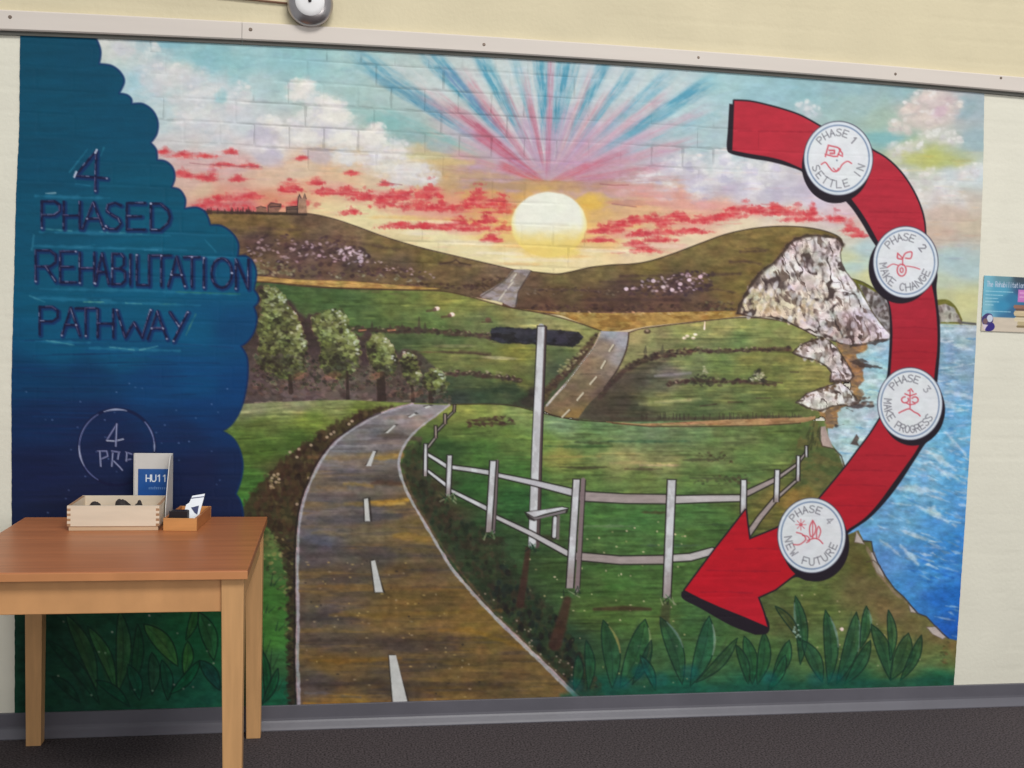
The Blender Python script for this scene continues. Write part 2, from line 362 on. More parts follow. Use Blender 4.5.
    for args in [(352, 58, 4, 22, C, .5, .2), (372, 58, 4, 16, C, .5, .2), (392, 58, 4, 14, C, .6, .2), (440, 60, 4, 16, C, .7, .2), (462, 60, 4, 12, C, .7, .2), (498, 60, 4, 18, C, .7, .2), (533, 60, 3, 10, C, .7, .2), (580, 60, 3, 10, C, .7, .2), (596, 66, 3, 12, C, .6, .2), (625, 66, 3, 18, C, .5, .2), (655, 66, 4, 18, C, .4, .2), (695, 72, 4, 20, C, .4, .2),
                 (350, 52, 8, 22, B, .75, .30, .97, 1), (362, 66, 5, 14, (96, 150, 176), .8, .2, .9, 1), (427, 52, 5, 22, B, .95, .25, 1, 3), (446, 70, 4, 10, (110, 140, 180), .8, .35, 1, 2), (478, 54, 4, 15, B, 1., .2, 1, 5), (488, 60, 3, 9, B2, .7, .2, 1, 7), (514, 56, 2, 12, B2, .55, .3, 1, 5), (540, 56, 4, 16, B, 1., .22, 1, 6), (566, 56, 4, 18, B, .95, .2, 1, 8), (578, 60, 2, 8, B2, .6, .3, 1, 2), (606, 60, 3, 15, B, .85, .22, 1, 9), (632, 70, 3, 12, (104, 168, 190), .75, .3, 1, 4), (668, 76, 4, 16, (110, 172, 194), .65, .25, 1, 3), (708, 84, 6, 17, B, .98, .2, 1, 2), (690, 98, 3, 10, B2, .6, .2, .9, 2), (735, 108, 5, 14, (140, 186, 198), .55, .25, .9, 4), (380, 110, 5, 12, (138, 186, 184), .6, .3, 1, 4),
                 (400, 78, 5, 14, K2, .6, .2, .85, 5), (420, 82, 3, 10, K, .75, .2, .85, 5), (432, 88, 3, 9, (176, 80, 104), .75, .25, .75, 6), (455, 64, 3, 12, K2, .75, .2, .9, 6), (468, 88, 3, 8, K, .75, .2, .85, 7), (498, 76, 2, 7, K, .5, .3, .9, 8), (524, 76, 2, 8, K2, .7, .2, 1, 9), (527, 92, 2, 6, K, .7, .2, .9, 2), (551, 58, 4, 6, (188, 120, 146), .75, .05, 1, 5), (590, 76, 3, 8, K2, .6, .2, 1, 3), (615, 84, 3, 10, K2, .6, .15, .9, 4), (640, 92, 3, 10, K2, .55, .15, .9, 5), (672, 92, 4, 12, (206, 150, 170), .7, .15, .95, 6), (712, 106, 4, 10, (206, 158, 176), .55, .15, .95, 7), (730, 130, 4, 12, K2, .55, .12, .8, 8), (470, 130, 5, 12, (196, 96, 116), .8, .08, .95, 8), (440, 150, 4, 8, K2, .6, .1, .9, 3), (635, 150, 5, 10, (200, 110, 130), .7, .08, .9, 5), (675, 165, 5, 10, (196, 120, 136), .6, .08, .9, 6), (500, 165, 4, 9, (206, 100, 110), .85, .06, 1, 4), (590, 164, 4, 8, (202, 110, 124), .7, .05, 1, 4), (448, 118, 4, 12, V, .55, .15, .9, 2), (600, 120, 5, 12, V, .55, .15, .9, 3), (520, 110, 4, 10, V, .5, .15, .9, 3), (570, 100, 3, 10, V, .5, .15, .9, 3), (440, 166, 3, 8, (190, 140, 130), .5, .1, 1, 2), (680, 178, 3, 6, (180, 130, 130), .5, .1, 1, 2)]:
        ray(*args)
    # tan and orange bank over the sun
    for x, y, rx, ry, c, a in [(530, 186, 70, 6, (182, 148, 108), .8), (600, 186, 50, 5, (186, 146, 128), .7), (470, 176, 45, 5, (200, 168, 120), .6), (500, 196, 40, 7, (214, 166, 96), .7), (592, 202, 16, 9, (226, 186, 84), .8), (450, 162, 30, 4, (214, 186, 130), .7), (430, 156, 24, 4, (200, 196, 150), .6), (640, 187, 40, 4, (208, 160, 150), .6), (660, 195, 46, 4, (206, 150, 140), .6), (640, 203, 40, 3, (190, 130, 120), .5),
                               (470, 222, 40, 4, (232, 176, 100), .6), (610, 226, 40, 4, (236, 190, 120), .6), (500, 245, 40, 3, (240, 214, 160), .6), (420, 218, 50, 3, (236, 190, 120), .6)]:
        G(x, y, rx, ry, c, a, None, .02, 1, .5, 12, int(x) % 40)
    for x, y, rx, ry in [(640, 192, 40, 7), (680, 205, 40, 6), (630, 235, 36, 5), (690, 226, 30, 4), (660, 246, 30, 4), (430, 214, 40, 5), (470, 232, 30, 4), (330, 188, 30, 6), (380, 195, 30, 5), (720, 205, 34, 5)]: G(x, y, rx, ry, (222, 158, 156), .45, None, .03, 1, .6, 9, x % 50)
    # red sunset clouds: rough dabs laid in flat clusters
    R = [(214, 62, 72), (206, 70, 78), (222, 92, 92), (196, 56, 70)]
    def reds(lst, a=.85):
        for x, y, rx, ry in lst:
            G(x, y, rx * 1.1, ry * 1.25, (226, 146, 134), .42 * a, None, 0, 1, .6, 8, int(x) % 50)
            for k in range(int(8 + rx * 1.25 + ry * 3)):
                g = rnd.gauss(0, .45); px = x + g * rx; top = math.exp(-g * g * 2.2)
                py = y + ry * .5 - abs(rnd.gauss(0, .62)) * ry * 1.45 * top
                cv.disc(px, py, rnd.uniform(1., 3.8), rnd.uniform(.7, 1.8), rnd.choice(R), a * rnd.uniform(.2, .85), 1.2, None, rnd.uniform(-.3, .3), 1.7, 2.6, rnd.randint(0, 60))
            for k in range(3):
                px = x + rnd.gauss(0, .7) * rx; py = y + rnd.gauss(.3, .6) * ry; L = rnd.uniform(4, 11)
                cv.stroke([(px - L, py), (px, py + rnd.uniform(-.6, .6)), (px + L, py)], (.4, 1.6, .4), rnd.choice([(226, 120, 116), (232, 150, 140), (206, 84, 92)]), a * .55, 1, None, .8, 4, rnd.randint(0, 40))
    reds([(290, 188, 13, 7), (316, 182, 6, 4), (325, 192, 14, 3), (345, 192, 18, 5), (365, 197, 18, 6), (385, 203, 16, 8), (352, 212, 10, 3), (410, 196, 18, 7), (430, 193, 14, 8), (420, 207, 28, 6), (395, 195, 12, 5), (445, 208, 18, 5), (470, 205, 16, 6), (478, 197, 12, 8), (500, 203, 14, 9), (505, 210, 8, 5), (445, 227, 16, 4), (460, 222, 14, 6), (488, 220, 9, 6), (475, 228, 18, 4), (400, 226, 22, 3), (425, 226, 16, 3), (492, 239, 10, 4), (505, 228, 10, 3)])
    reds([(600, 231, 16, 3), (612, 228, 14, 6), (622, 224, 8, 4), (635, 221, 10, 4), (652, 219, 12, 4), (665, 222, 10, 4), (640, 234, 12, 3), (662, 232, 20, 4), (682, 219, 8, 4), (676, 215, 8, 3), (700, 221, 10, 4), (715, 218, 16, 4), (732, 214, 14, 6), (745, 209, 10, 5), (760, 212, 14, 5), (645, 250, 14, 4), (636, 244, 10, 3), (690, 231, 18, 3), (780, 212, 14, 4), (775, 207, 6, 4), (600, 240, 12, 2), (660, 240, 18, 2)])
    reds([(812, 212, 4, 7), (805, 219, 26, 3), (835, 219, 10, 5), (795, 213, 14, 4), (850, 228, 9, 7), (858, 234, 6, 4), (880, 172, 1, 1)], .65)
    reds([(165, 152, 8, 3), (185, 155, 12, 3), (205, 156, 10, 2), (230, 152, 6, 2), (182, 173, 5, 3), (187, 176, 6, 2), (212, 178, 7, 5), (200, 177, 10, 3), (238, 179, 8, 3), (225, 165, 12, 2), (250, 166, 10, 2), (302, 158, 4, 2), (225, 198, 22, 4), (250, 196, 16, 4), (210, 205, 18, 4), (240, 208, 24, 4), (352, 173, 6, 2), (385, 184, 6, 2), (430, 190, 10, 3), (300, 203, 14, 4), (275, 206, 12, 3)], .55)
    for x0, y0, x1, y1 in [(215, 165, 262, 167), (190, 163, 215, 165), (600, 184, 628, 185), (612, 204, 636, 207), (380, 182, 402, 185)]: cv.stroke([(x0, y0), ((x0 + x1) / 2, y0 + 1.5), (x1, y1)], .9, (150, 90, 100), .6, .8)
    # pale bands over the valley
    for x, y, rx, ry, a in [(520, 254, 50, 2, .7), (540, 260, 44, 2, .7), (600, 251, 40, 2, .5), (470, 243, 30, 3, .6), (420, 233, 26, 3, .6), (440, 222, 20, 2, .5), (660, 246, 30, 2, .4)]: G(x, y, rx, ry, (244, 232, 206), a, None, .03, 1, .4, 8)
    for x, y, rx, ry in [(540, 247, 40, 2), (570, 256, 30, 2), (520, 264, 24, 2)]: G(x, y, rx, ry, (226, 180, 120), .5, None, .02, 1, .4, 8)
    for k in range(520):
        x = rnd.uniform(170, 975); y = rnd.uniform(150, 262); L = rnd.uniform(3, 12)
        cv.tint([(x - L, y), (x, y + rnd.uniform(-.8, .8)), (x + L, y)], (.5, rnd.uniform(1.2, 2.6), .5), rnd.choice([(1.06, 1.05, 1.04), (.95, .92, .93), (1.05, 1.0, .95), (.97, .95, 1.02), (1.03, .96, .96)]), .6)
    for k in range(420):
        x = rnd.uniform(100, 975); y = rnd.uniform(40, 180); L = rnd.uniform(2, 8); an = rnd.uniform(-.5, .5)
        cv.tint([(x - L, y - L * an), (x + L, y + L * an)], rnd.uniform(1.5, 3.5), rnd.choice([(1.05, 1.04, 1.03), (.94, .97, .98), (1.04, 1.03, 1.05), (.96, .95, .97)]), .55)
    # the sun
    G(548, 222, 46, 42, (236, 190, 92), .6, None, 0, 1, .2, 16)
    def sunc(x, y):
        t = smooth(222, 246, y + (fbm(x, y, 9, 5, 5) - .5) * 6)[..., None]; r = np.hypot(x - 548.5, y - 221) / 38
        e = smooth(.82, 1., r)[..., None]
        c = np.array((240, 240, 226.)) * (1 - e) + np.array((246, 236, 178.)) * e
        return c * (1 - t * .85) + np.array((238, 208, 110.)) * t * .85
    cv.disc(548.8, 224.5, 37.5, 32.5, sunc, 1, 1.3, 2, 0, .6, 6); cv.disc(548.8, 228, 35, 28, sunc, .9, 3, 2)
    G(560, 252, 22, 6, (240, 214, 124), .8, None, 0, 1, .4, 8); G(535, 252, 16, 5, (238, 206, 120), .6, None, 0, 1, .4, 8)

def paint_hills(cv, rnd):
    G = cv.glow
    # left hill
    ridge = spline([(150, 214), (206, 211), (240, 212.5), (275, 212.5), (306, 213.5), (330, 218), (355, 226), (385, 237), (420, 247.5), (455, 256), (485, 263), (513, 269.5), (520, 271)])
    hillL = ridge + [(516, 292), (490, 300), (440, 292), (400, 290), (330, 290), (150, 288)]
    base = idw([(210, 220, 112, 98, 52), (250, 222, 104, 92, 48), (300, 222, 84, 72, 52), (290, 228, 110, 98, 50), (350, 235, 112, 98, 64), (380, 245, 104, 94, 50), (430, 258, 98, 96, 46), (470, 266, 102, 92, 56), (500, 272, 104, 90, 66), (260, 240, 78, 64, 56), (300, 250, 80, 66, 58), (350, 255, 78, 66, 58), (400, 265, 84, 72, 54), (440, 275, 98, 86, 50), (330, 275, 88, 76, 56), (400, 280, 98, 88, 52), (280, 276, 92, 78, 56), (480, 284, 84, 72, 50), (240, 262, 92, 80, 48)])
    cv.fill(hillL, vary(base, .2, 12, 4, 3), 1, .8, 3)
    for x0, y0, x1, y1 in [(250, 228, 300, 230), (330, 238, 400, 250), (300, 234, 360, 238), (440, 263, 470, 266), (365, 268, 430, 280), (260, 280, 330, 286), (210, 228, 236, 230)]: cv.stroke([(x0, y0), (x1, y1)], 2.5, (66, 52, 46), .5, 2, None, 1.5)
    dabs(cv, rnd, [(244, 248), (256, 236), (300, 234), (345, 238), (365, 250), (380, 262), (420, 272), (430, 278), (340, 278), (256, 276), (244, 262)], 260, (1, 3), [(60, 46, 48), (70, 54, 54), (52, 40, 42)], .7, None, .6)
    dabs(cv, rnd, [(246, 244), (262, 238), (300, 240), (345, 244), (366, 254), (366, 262), (300, 262), (256, 266)], 90, (.8, 2.2), [(170, 160, 158), (150, 138, 134), (128, 116, 110), (186, 178, 178)], .75, None, .6)
    dabs(cv, rnd, [(340, 246), (362, 250), (372, 262), (360, 266), (330, 262)], 32, (.9, 2.2), [(206, 200, 204), (180, 172, 176)], .85, None, .6)
    dabs(cv, rnd, [(362, 258), (420, 270), (440, 276), (430, 279), (380, 270)], 24, (.7, 1.6), [(170, 156, 148), (140, 130, 110), (200, 192, 190)], .7)
    dabs(cv, rnd, [(257, 262), (275, 262), (296, 270), (290, 276), (258, 274)], 40, (1, 2.4), [(120, 128, 86), (148, 152, 112), (100, 104, 66)], .75)
    for x, y in [(331, 273), (338, 276), (360, 273), (381, 277), (397, 278), (409, 281), (417, 279)]: dabs(cv, rnd, [(x - 4, y + 3), (x, y - 5), (x + 4, y + 3)], 8, (.8, 1.8), [(140, 150, 118), (104, 106, 70), (84, 76, 54)], .8)
    for x, y, n in [(330, 282, 1), (375, 283, 1), (430, 283, 1), (470, 284, 1), (490, 282, 1), (505, 277, 1)]: dabs(cv, rnd, [(x - 24, y + 1), (x - 24, y + 5), (x + 18, y + 5), (x + 18, y)], 26, (.9, 2.2), [(60, 46, 40), (76, 60, 46)], .8)
    dabs(cv, rnd, [(470, 284), (500, 274), (512, 272), (508, 280), (486, 294), (470, 290)], 40, (.9, 2.), [(64, 50, 42), (80, 70, 44)], .8)
    cv.stroke([(440, 264), (452, 262), (456, 260), (460, 263), (470, 265)], 1.5, (58, 48, 40), .7)
    cv.stroke(ridge, 1.1, (62, 50, 42), .85)
    # trees and buildings on the ridge
    for k in range(26):
        x = rnd.uniform(192, 262); cv.stroke([(x, 213), (x + rnd.uniform(-.6, .6), 213 - rnd.uniform(1.5, 6))], (2.4, .8), (66, 46, 46), .75, .8, 5)
    cv.stroke([(190, 212.5), (262, 213)], 2.4, (70, 52, 48), .8, 1, 5)
    bc = vary((128, 94, 80), .2, 3, 3, 4)
    cv.fill([(256, 212), (257, 208), (266, 207), (267, 212)], (120, 92, 78), .8, .7, 5); cv.stroke([(256.5, 208), (261, 206.5), (266, 208)], 1, INK, .7, .6, 5)
    cv.fill([(268, 212), (268, 206), (271, 203), (281, 204), (282, 207), (278, 212)], bc, .9, .7, 5); cv.stroke([(268, 212), (268, 206), (271, 203), (281, 204.5), (280, 206.5), (270, 207)], 1, INK, .75, .6, 5)
    cv.fill([(286, 213), (286.5, 207), (297, 206), (298, 213)], (104, 82, 74), .95, .7, 5); cv.stroke([(286.5, 213), (286.5, 207), (297, 206.5)], 1.1, INK, .8, .6, 5); cv.stroke([(287, 209.5), (297, 209)], .9, INK, .6, .6, 5)
    cv.fill([(297.5, 213.5), (298, 198), (299.5, 195), (300.5, 198), (303.5, 198), (304.8, 194), (306, 198), (307, 213)], vary((166, 128, 106), .15, 3, 5, 6), 1, .7, 5)
    cv.stroke([(297.5, 213), (298, 198), (299.5, 194.5), (301, 198)], 1, INK, .75, .6, 5); cv.stroke([(303.5, 198), (304.8, 194), (306.3, 199)], .9, INK, .6, .6, 5)
    cv.stroke([(256, 213.5), (306, 214.5)], 2.2, (56, 42, 42), .85, 1, 5)
    # right hill
    rr = spline([(515, 270), (530, 271.5), (555, 274), (570, 272), (590, 267.5), (612, 265), (632, 264), (650, 261), (672, 254), (700, 243.5), (725, 234.5), (750, 229), (775, 226.5), (800, 227), (820, 230), (835, 235), (841, 240), (842, 245)])
    hillR = rr + [(842, 250), (800, 300), (760, 315), (600, 318), (545, 314), (500, 310)]
    base = idw([(560, 280, 98, 92, 50), (530, 284, 84, 72, 50), (600, 272, 104, 98, 54), (650, 268, 104, 96, 46), (700, 255, 104, 98, 50), (750, 238, 108, 102, 50), (800, 232, 110, 104, 48), (830, 238, 104, 96, 42), (760, 250, 98, 92, 44), (700, 270, 92, 86, 44), (745, 285, 104, 98, 44), (730, 300, 100, 90, 44), (560, 292, 84, 74, 46), (620, 290, 76, 62, 50), (680, 285, 72, 58, 52), (600, 304, 80, 62, 44), (660, 304, 86, 66, 50), (710, 306, 82, 66, 48), (540, 304, 84, 66, 46), (780, 245, 100, 92, 42)])
    cv.fill(hillR, vary(base, .17, 14, 4, 7), 1, .8, 4)
    for x0, y0, x1, y1, w in [(620, 276, 740, 274, 2.5), (600, 282, 680, 282, 2), (740, 252, 765, 251, 2), (745, 249, 768, 250, 1.2), (540, 290, 600, 292, 2), (700, 290, 735, 293, 1.2), (580, 300, 690, 300, 3), (730, 262, 760, 264, 2)]: cv.stroke([(x0, y0), ((x0 + x1) / 2, y0 - .6), (x1, y1)], w, (58, 44, 42), .55, 1.6, None, 1.2)
    dabs(cv, rnd, [(620, 290), (640, 280), (690, 270), (716, 272), (712, 290), (680, 298), (630, 296)], 150, (.9, 2.6), [(56, 44, 48), (66, 52, 54)], .75)
    dabs(cv, rnd, [(620, 292), (645, 280), (690, 272), (712, 274), (706, 288), (670, 294)], 60, (.8, 2.), [(166, 154, 158), (196, 188, 192), (136, 124, 124)], .8)
    for x, y in [(653, 281), (689, 280), (672, 290), (626, 289), (700, 277), (663, 287), (680, 284)]: cv.disc(x, y, 2.2, 1.8, (204, 198, 202), .85, .8)
    dabs(cv, rnd, [(520, 288), (560, 286), (620, 290), (620, 296), (520, 294)], 50, (.7, 1.7), [(60, 48, 44), (120, 112, 92), (88, 78, 58)], .7)
    dabs(cv, rnd, [(518, 304), (560, 303), (640, 305), (735, 303), (738, 311), (640, 311), (545, 312), (516, 309)], 170, (.9, 2.4), [(56, 42, 38), (70, 52, 44), (92, 76, 52)], .75)
    dabs(cv, rnd, [(705, 302), (728, 300), (736, 310), (705, 310)], 34, (.8, 2), [(96, 98, 62), (60, 52, 42)], .7)
    cv.stroke(rr, 1.2, (58, 48, 34), .9)

def paint_fields(cv, rnd):
    G = cv.glow; S = cv.stroke
    # ochre strips
    a1 = spline([(150, 272), (256, 276), (300, 279.5), (350, 281), (400, 285), (440, 288.5)]); a0 = spline([(440, 289.8), (420, 290), (400, 289.5), (340, 288), (300, 285), (256, 282), (150, 280)])
    cv.fill(a1 + a0, vary((190, 154, 90), .14, 10, 2, 5, (166, 126, 72)), 1, .7, 9); S(a1, .9, (92, 68, 46), .5); S(a0, 1, (70, 56, 40), .8)
    b1 = spline([(520, 309), (548, 311.5), (600, 313), (650, 312.5), (700, 311.5), (735, 311), (748, 312)]); b0 = spline([(748, 315), (720, 319), (690, 322), (650, 326), (626, 330), (600, 331), (575, 321), (555, 314), (520, 310)])
    cv.fill(b1 + b0, vary((176, 140, 78), .13, 8, 3, 8, (150, 112, 58)), 1, .7, 10)
    dabs(cv, rnd, [(555, 312), (740, 312), (740, 314), (555, 315)], 40, (.8, 2), [(206, 178, 120), (200, 160, 100)], .7, None, .5)
    # field behind the trees
    top = spline([(150, 280), (256, 282), (300, 286), (340, 288.5), (390, 290), (440, 291), (470, 297), (490, 302.5), (512, 308), (545, 314), (575, 322), (601, 331)])
    base = idw([(270, 295, 52, 84, 46), (330, 298, 58, 92, 48), (400, 298, 84, 112, 52), (440, 300, 106, 122, 54), (470, 303, 108, 126, 58), (500, 312, 108, 122, 66), (350, 310, 62, 96, 50), (430, 318, 76, 108, 56), (480, 320, 86, 112, 66), (540, 324, 116, 134, 82), (580, 330, 118, 138, 78), (575, 345, 104, 124, 70), (450, 340, 66, 92, 52), (520, 352, 104, 116, 48), (560, 352, 72, 96, 60), (400, 345, 58, 84, 50), (460, 358, 96, 118, 60), (500, 368, 96, 114, 56), (430, 365, 84, 106, 54), (560, 370, 64, 86, 60), (480, 382, 62, 86, 50), (520, 384, 84, 100, 48), (440, 385, 48, 70, 48), (520, 396, 48, 72, 48), (480, 396, 44, 68, 48), (460, 402, 44, 60, 54), (555, 385, 60, 78, 52), (300, 320, 56, 84, 46), (420, 402, 42, 58, 54)])
    cv.fill(top + [(603, 334), (560, 390), (545, 412), (480, 412), (150, 412)], vary(base, .15, 22, 3.4, 9), 1, .8, 6)
    S(top, 1.2, (64, 52, 34), .85)
    def hedge(pts, h, n, cols=((56, 44, 42), (44, 40, 38), (66, 52, 46)), lights=((110, 120, 86), (146, 148, 120)), nl=10, a=.8):
        P = pts + [(x, y + h) for x, y in pts[::-1]]
        S([(x, y + h * .6) for x, y in pts], h * .8, cols[0], .65, 1.3, None, 1.5)
        dabs(cv, rnd, P, n, (1, 2.4), list(cols), a)
        dabs(cv, rnd, [(x, y - 2) for x, y in pts] + [(x, y + h * .6) for x, y in pts[::-1]], nl, (.6, 1.5), list(lights), .7)
    hedge([(345, 325), (380, 327), (420, 327), (460, 330), (500, 334)], 6, 110, nl=14)
    for x, h in [(372, 8), (402, 6), (419, 13), (425, 7), (390, 5)]: S([(x, 330), (x, 330 - h)], (4, .8), (58, 58, 46), .75, .9)
    for x in (359, 388): S([(x, 330.5), (x + 7, 330)], 1.2, (180, 130, 90), .8)
    S([(410, 352), (440, 352), (470, 353), (495, 356)], 1.5, (60, 52, 42), .75, 1, None, 1); S([(460, 351), (490, 354)], 2.5, (62, 48, 42), .5, 1.5)
    hedge([(440, 371), (470, 371), (500, 374), (520, 378)], 5, 50, nl=26)
    for x, y in [(437, 308.5), (452, 314.5)]: S([(x - 10, y + 2.5), (x - 1, y + 1.5)], 2.4, (72, 66, 44), .8); cv.disc(x, y, 2.6, 2, (206, 200, 190), .95); cv.disc(x - 2.5, y + 1, 2, 1.8, (84, 72, 62), .9)
    cv.disc(488, 320, 3, 2.6, (96, 76, 62), .9); S([(482, 322), (492, 322)], 1.4, (66, 60, 44), .7)
    for x, y in [(361, 291.5), (372, 292), (390, 294)]: S([(x, y), (x + 7, y)], 1.2, (92, 100, 62), .7)
    G(500, 358, 20, 2, (160, 176, 130), .6, None, .05); G(455, 346, 26, 2, (112, 128, 82), .6)
    for x, y, rx, c in [(505, 388, 20, (30, 52, 36)), (530, 402, 16, (44, 40, 38)), (535, 392, 10, (40, 36, 38))]: G(x, y, rx, 7, c, .75, None, 0, 1, .5, 8)
    # shrubby verge left of the middle road
    vb = [(598, 333), (592, 350), (575, 368), (556, 386), (545, 402), (536, 404), (542, 390), (560, 372), (580, 352), (592, 336)]
    cv.fill(vb, (66, 56, 42), .8, 2, None, 2); dabs(cv, rnd, vb, 110, (.9, 2.2), [(48, 40, 36), (60, 48, 42), (80, 76, 50)], .8)
    dabs(cv, rnd, [(556, 372), (562, 362), (584, 350), (590, 345), (580, 358), (562, 376)], 46, (.8, 2), [(130, 148, 96), (104, 120, 72), (156, 168, 120)], .8)
    # fields right of the middle road
    t2 = spline([(628, 333), (640, 329), (665, 325.5), (695, 322), (722, 319), (742, 317.5), (765, 318.5), (785, 322), (800, 328), (816, 336.5)])
    base = idw([(640, 338, 132, 138, 86), (660, 345, 104, 122, 74), (690, 330, 120, 136, 74), (720, 326, 126, 140, 80), (750, 326, 116, 138, 74), (790, 332, 112, 132, 70), (740, 340, 84, 116, 66), (700, 344, 92, 116, 70), (630, 360, 110, 122, 76), (780, 344, 96, 118, 62), (680, 362, 92, 116, 66), (720, 362, 82, 116, 60), (750, 358, 102, 122, 58), (790, 358, 104, 118, 58), (815, 372, 110, 120, 62), (640, 380, 70, 76, 66), (660, 385, 78, 92, 66), (670, 372, 86, 90, 84), (770, 372, 86, 106, 54), (690, 392, 84, 110, 62), (720, 395, 82, 106, 58), (660, 400, 104, 124, 72), (740, 400, 80, 106, 58), (790, 392, 92, 112, 56), (700, 408, 64, 90, 54), (620, 405, 62, 66, 52), (640, 412, 56, 66, 48), (780, 408, 74, 98, 50), (830, 380, 104, 116, 58)])
    cv.fill(t2 + [(850, 345), (840, 400), (818, 418), (700, 424), (600, 424), (570, 420), (618, 368), (627, 345)], vary(base, .13, 18, 3.2, 12), 1, .8, 7)
    S(t2, 1.2, (64, 50, 40), .85)
    hd = [(600, 392), (612, 378), (625, 366), (640, 357), (660, 351), (690, 348), (720, 349), (750, 348), (790, 347)]
    hedge(hd[:6], 7, 130, lights=((116, 126, 86), (96, 104, 70)), nl=30); hedge(hd[5:], 4, 60, nl=12)
    cv.fill([(576, 418), (600, 390), (618, 372), (640, 362), (670, 358), (650, 372), (640, 390), (625, 410), (610, 420)], (60, 56, 46), .55, 5, None, 3)
    for x, h in [(662, 7), (645, 6), (718, 5), (700, 4)]: S([(x, 352), (x + .5, 352 - h)], (4, .8), (70, 78, 56), .75)
    for k in range(18): S([(754 + k * 1.9, 350), (754 + k * 1.9, 347)], .8, (70, 60, 48), .7)
    for x, y in [(684, 338), (687, 336), (693, 338), (695, 334.5)]: cv.disc(x, y, 2, 1.3, (206, 204, 188), .9)
    S([(704, 329), (704.6, 322)], (1.8, .8), (226, 224, 206), .95); cv.disc(647, 331.5, 3.4, 2.4, (62, 54, 42), .9); cv.disc(647, 330.5, 1.6, 1.2, (150, 140, 116), .8)
    hedge([(668, 382), (690, 378), (720, 379), (750, 380), (775, 382)], 4, 60, nl=12)
    dabs(cv, rnd, [(690, 386), (698, 374), (715, 378), (722, 386)], 30, (1, 2.4), [(46, 48, 40), (60, 66, 50)], .8); dabs(cv, rnd, [(748, 381), (756, 368), (766, 374), (767, 383)], 34, (1, 2.4), [(44, 46, 42), (56, 60, 46)], .85)
    dabs(cv, rnd, [(699, 376), (704, 366), (708, 374)], 12, (.8, 1.8), [(150, 168, 136), (120, 140, 104)], .85); dabs(cv, rnd, [(749, 380), (758, 366), (764, 374), (760, 380)], 20, (.8, 1.9), [(150, 166, 136), (120, 136, 104), (176, 186, 160)], .85)
    S([(655, 376), (690, 373)], 2.4, (130, 142, 150), .5, 1.5); S([(640, 404), (700, 399)], 3, (126, 146, 92), .5, 2); S([(655, 402), (690, 400)], 2, (160, 172, 120), .5, 1.5)
    for x0, y0, x1, y1 in [(728, 402, 742, 402), (756, 398, 770, 398), (700, 406, 716, 404), (765, 381, 782, 383), (790, 372, 798, 372)]: S([(x0, y0), (x1, y1)], 1.3, (62, 56, 42), .7)
    for k in range(60):
        x = rnd.uniform(640, 800); S([(x, 419), (x + rnd.uniform(-.5, 1), 419 - rnd.uniform(2, 7))], (1.8, .6), (50, 50, 40), .6)
    S([(612, 419), (660, 419), (800, 417)], 3.4, (58, 54, 44), .6, 1.6, None, 1)

def streaks(cv, rnd, P, n, L=(5, 20), w=(1.2, 3.2), f=(.74, 1.3), a=.5):
    xs = [p[0] for p in P]; ys = [p[1] for p in P]
    for k in range(n):
        x = rnd.uniform(min(xs), max(xs)); y = rnd.uniform(min(ys), max(ys))
        if not inpoly(x, y, P): continue
        l = rnd.uniform(*L); q = rnd.uniform(f[0], .9) if rnd.random() < .5 else rnd.uniform(1.1, f[1]); t = rnd.uniform(-.04, .04)
        cv.tint([(x - l, y - t * l), (x, y + rnd.uniform(-.6, .6)), (x + l, y + t * l)], (.5, rnd.uniform(*w), .5), (q * (1.04 if q > 1 else 1), q, q * .96), a)

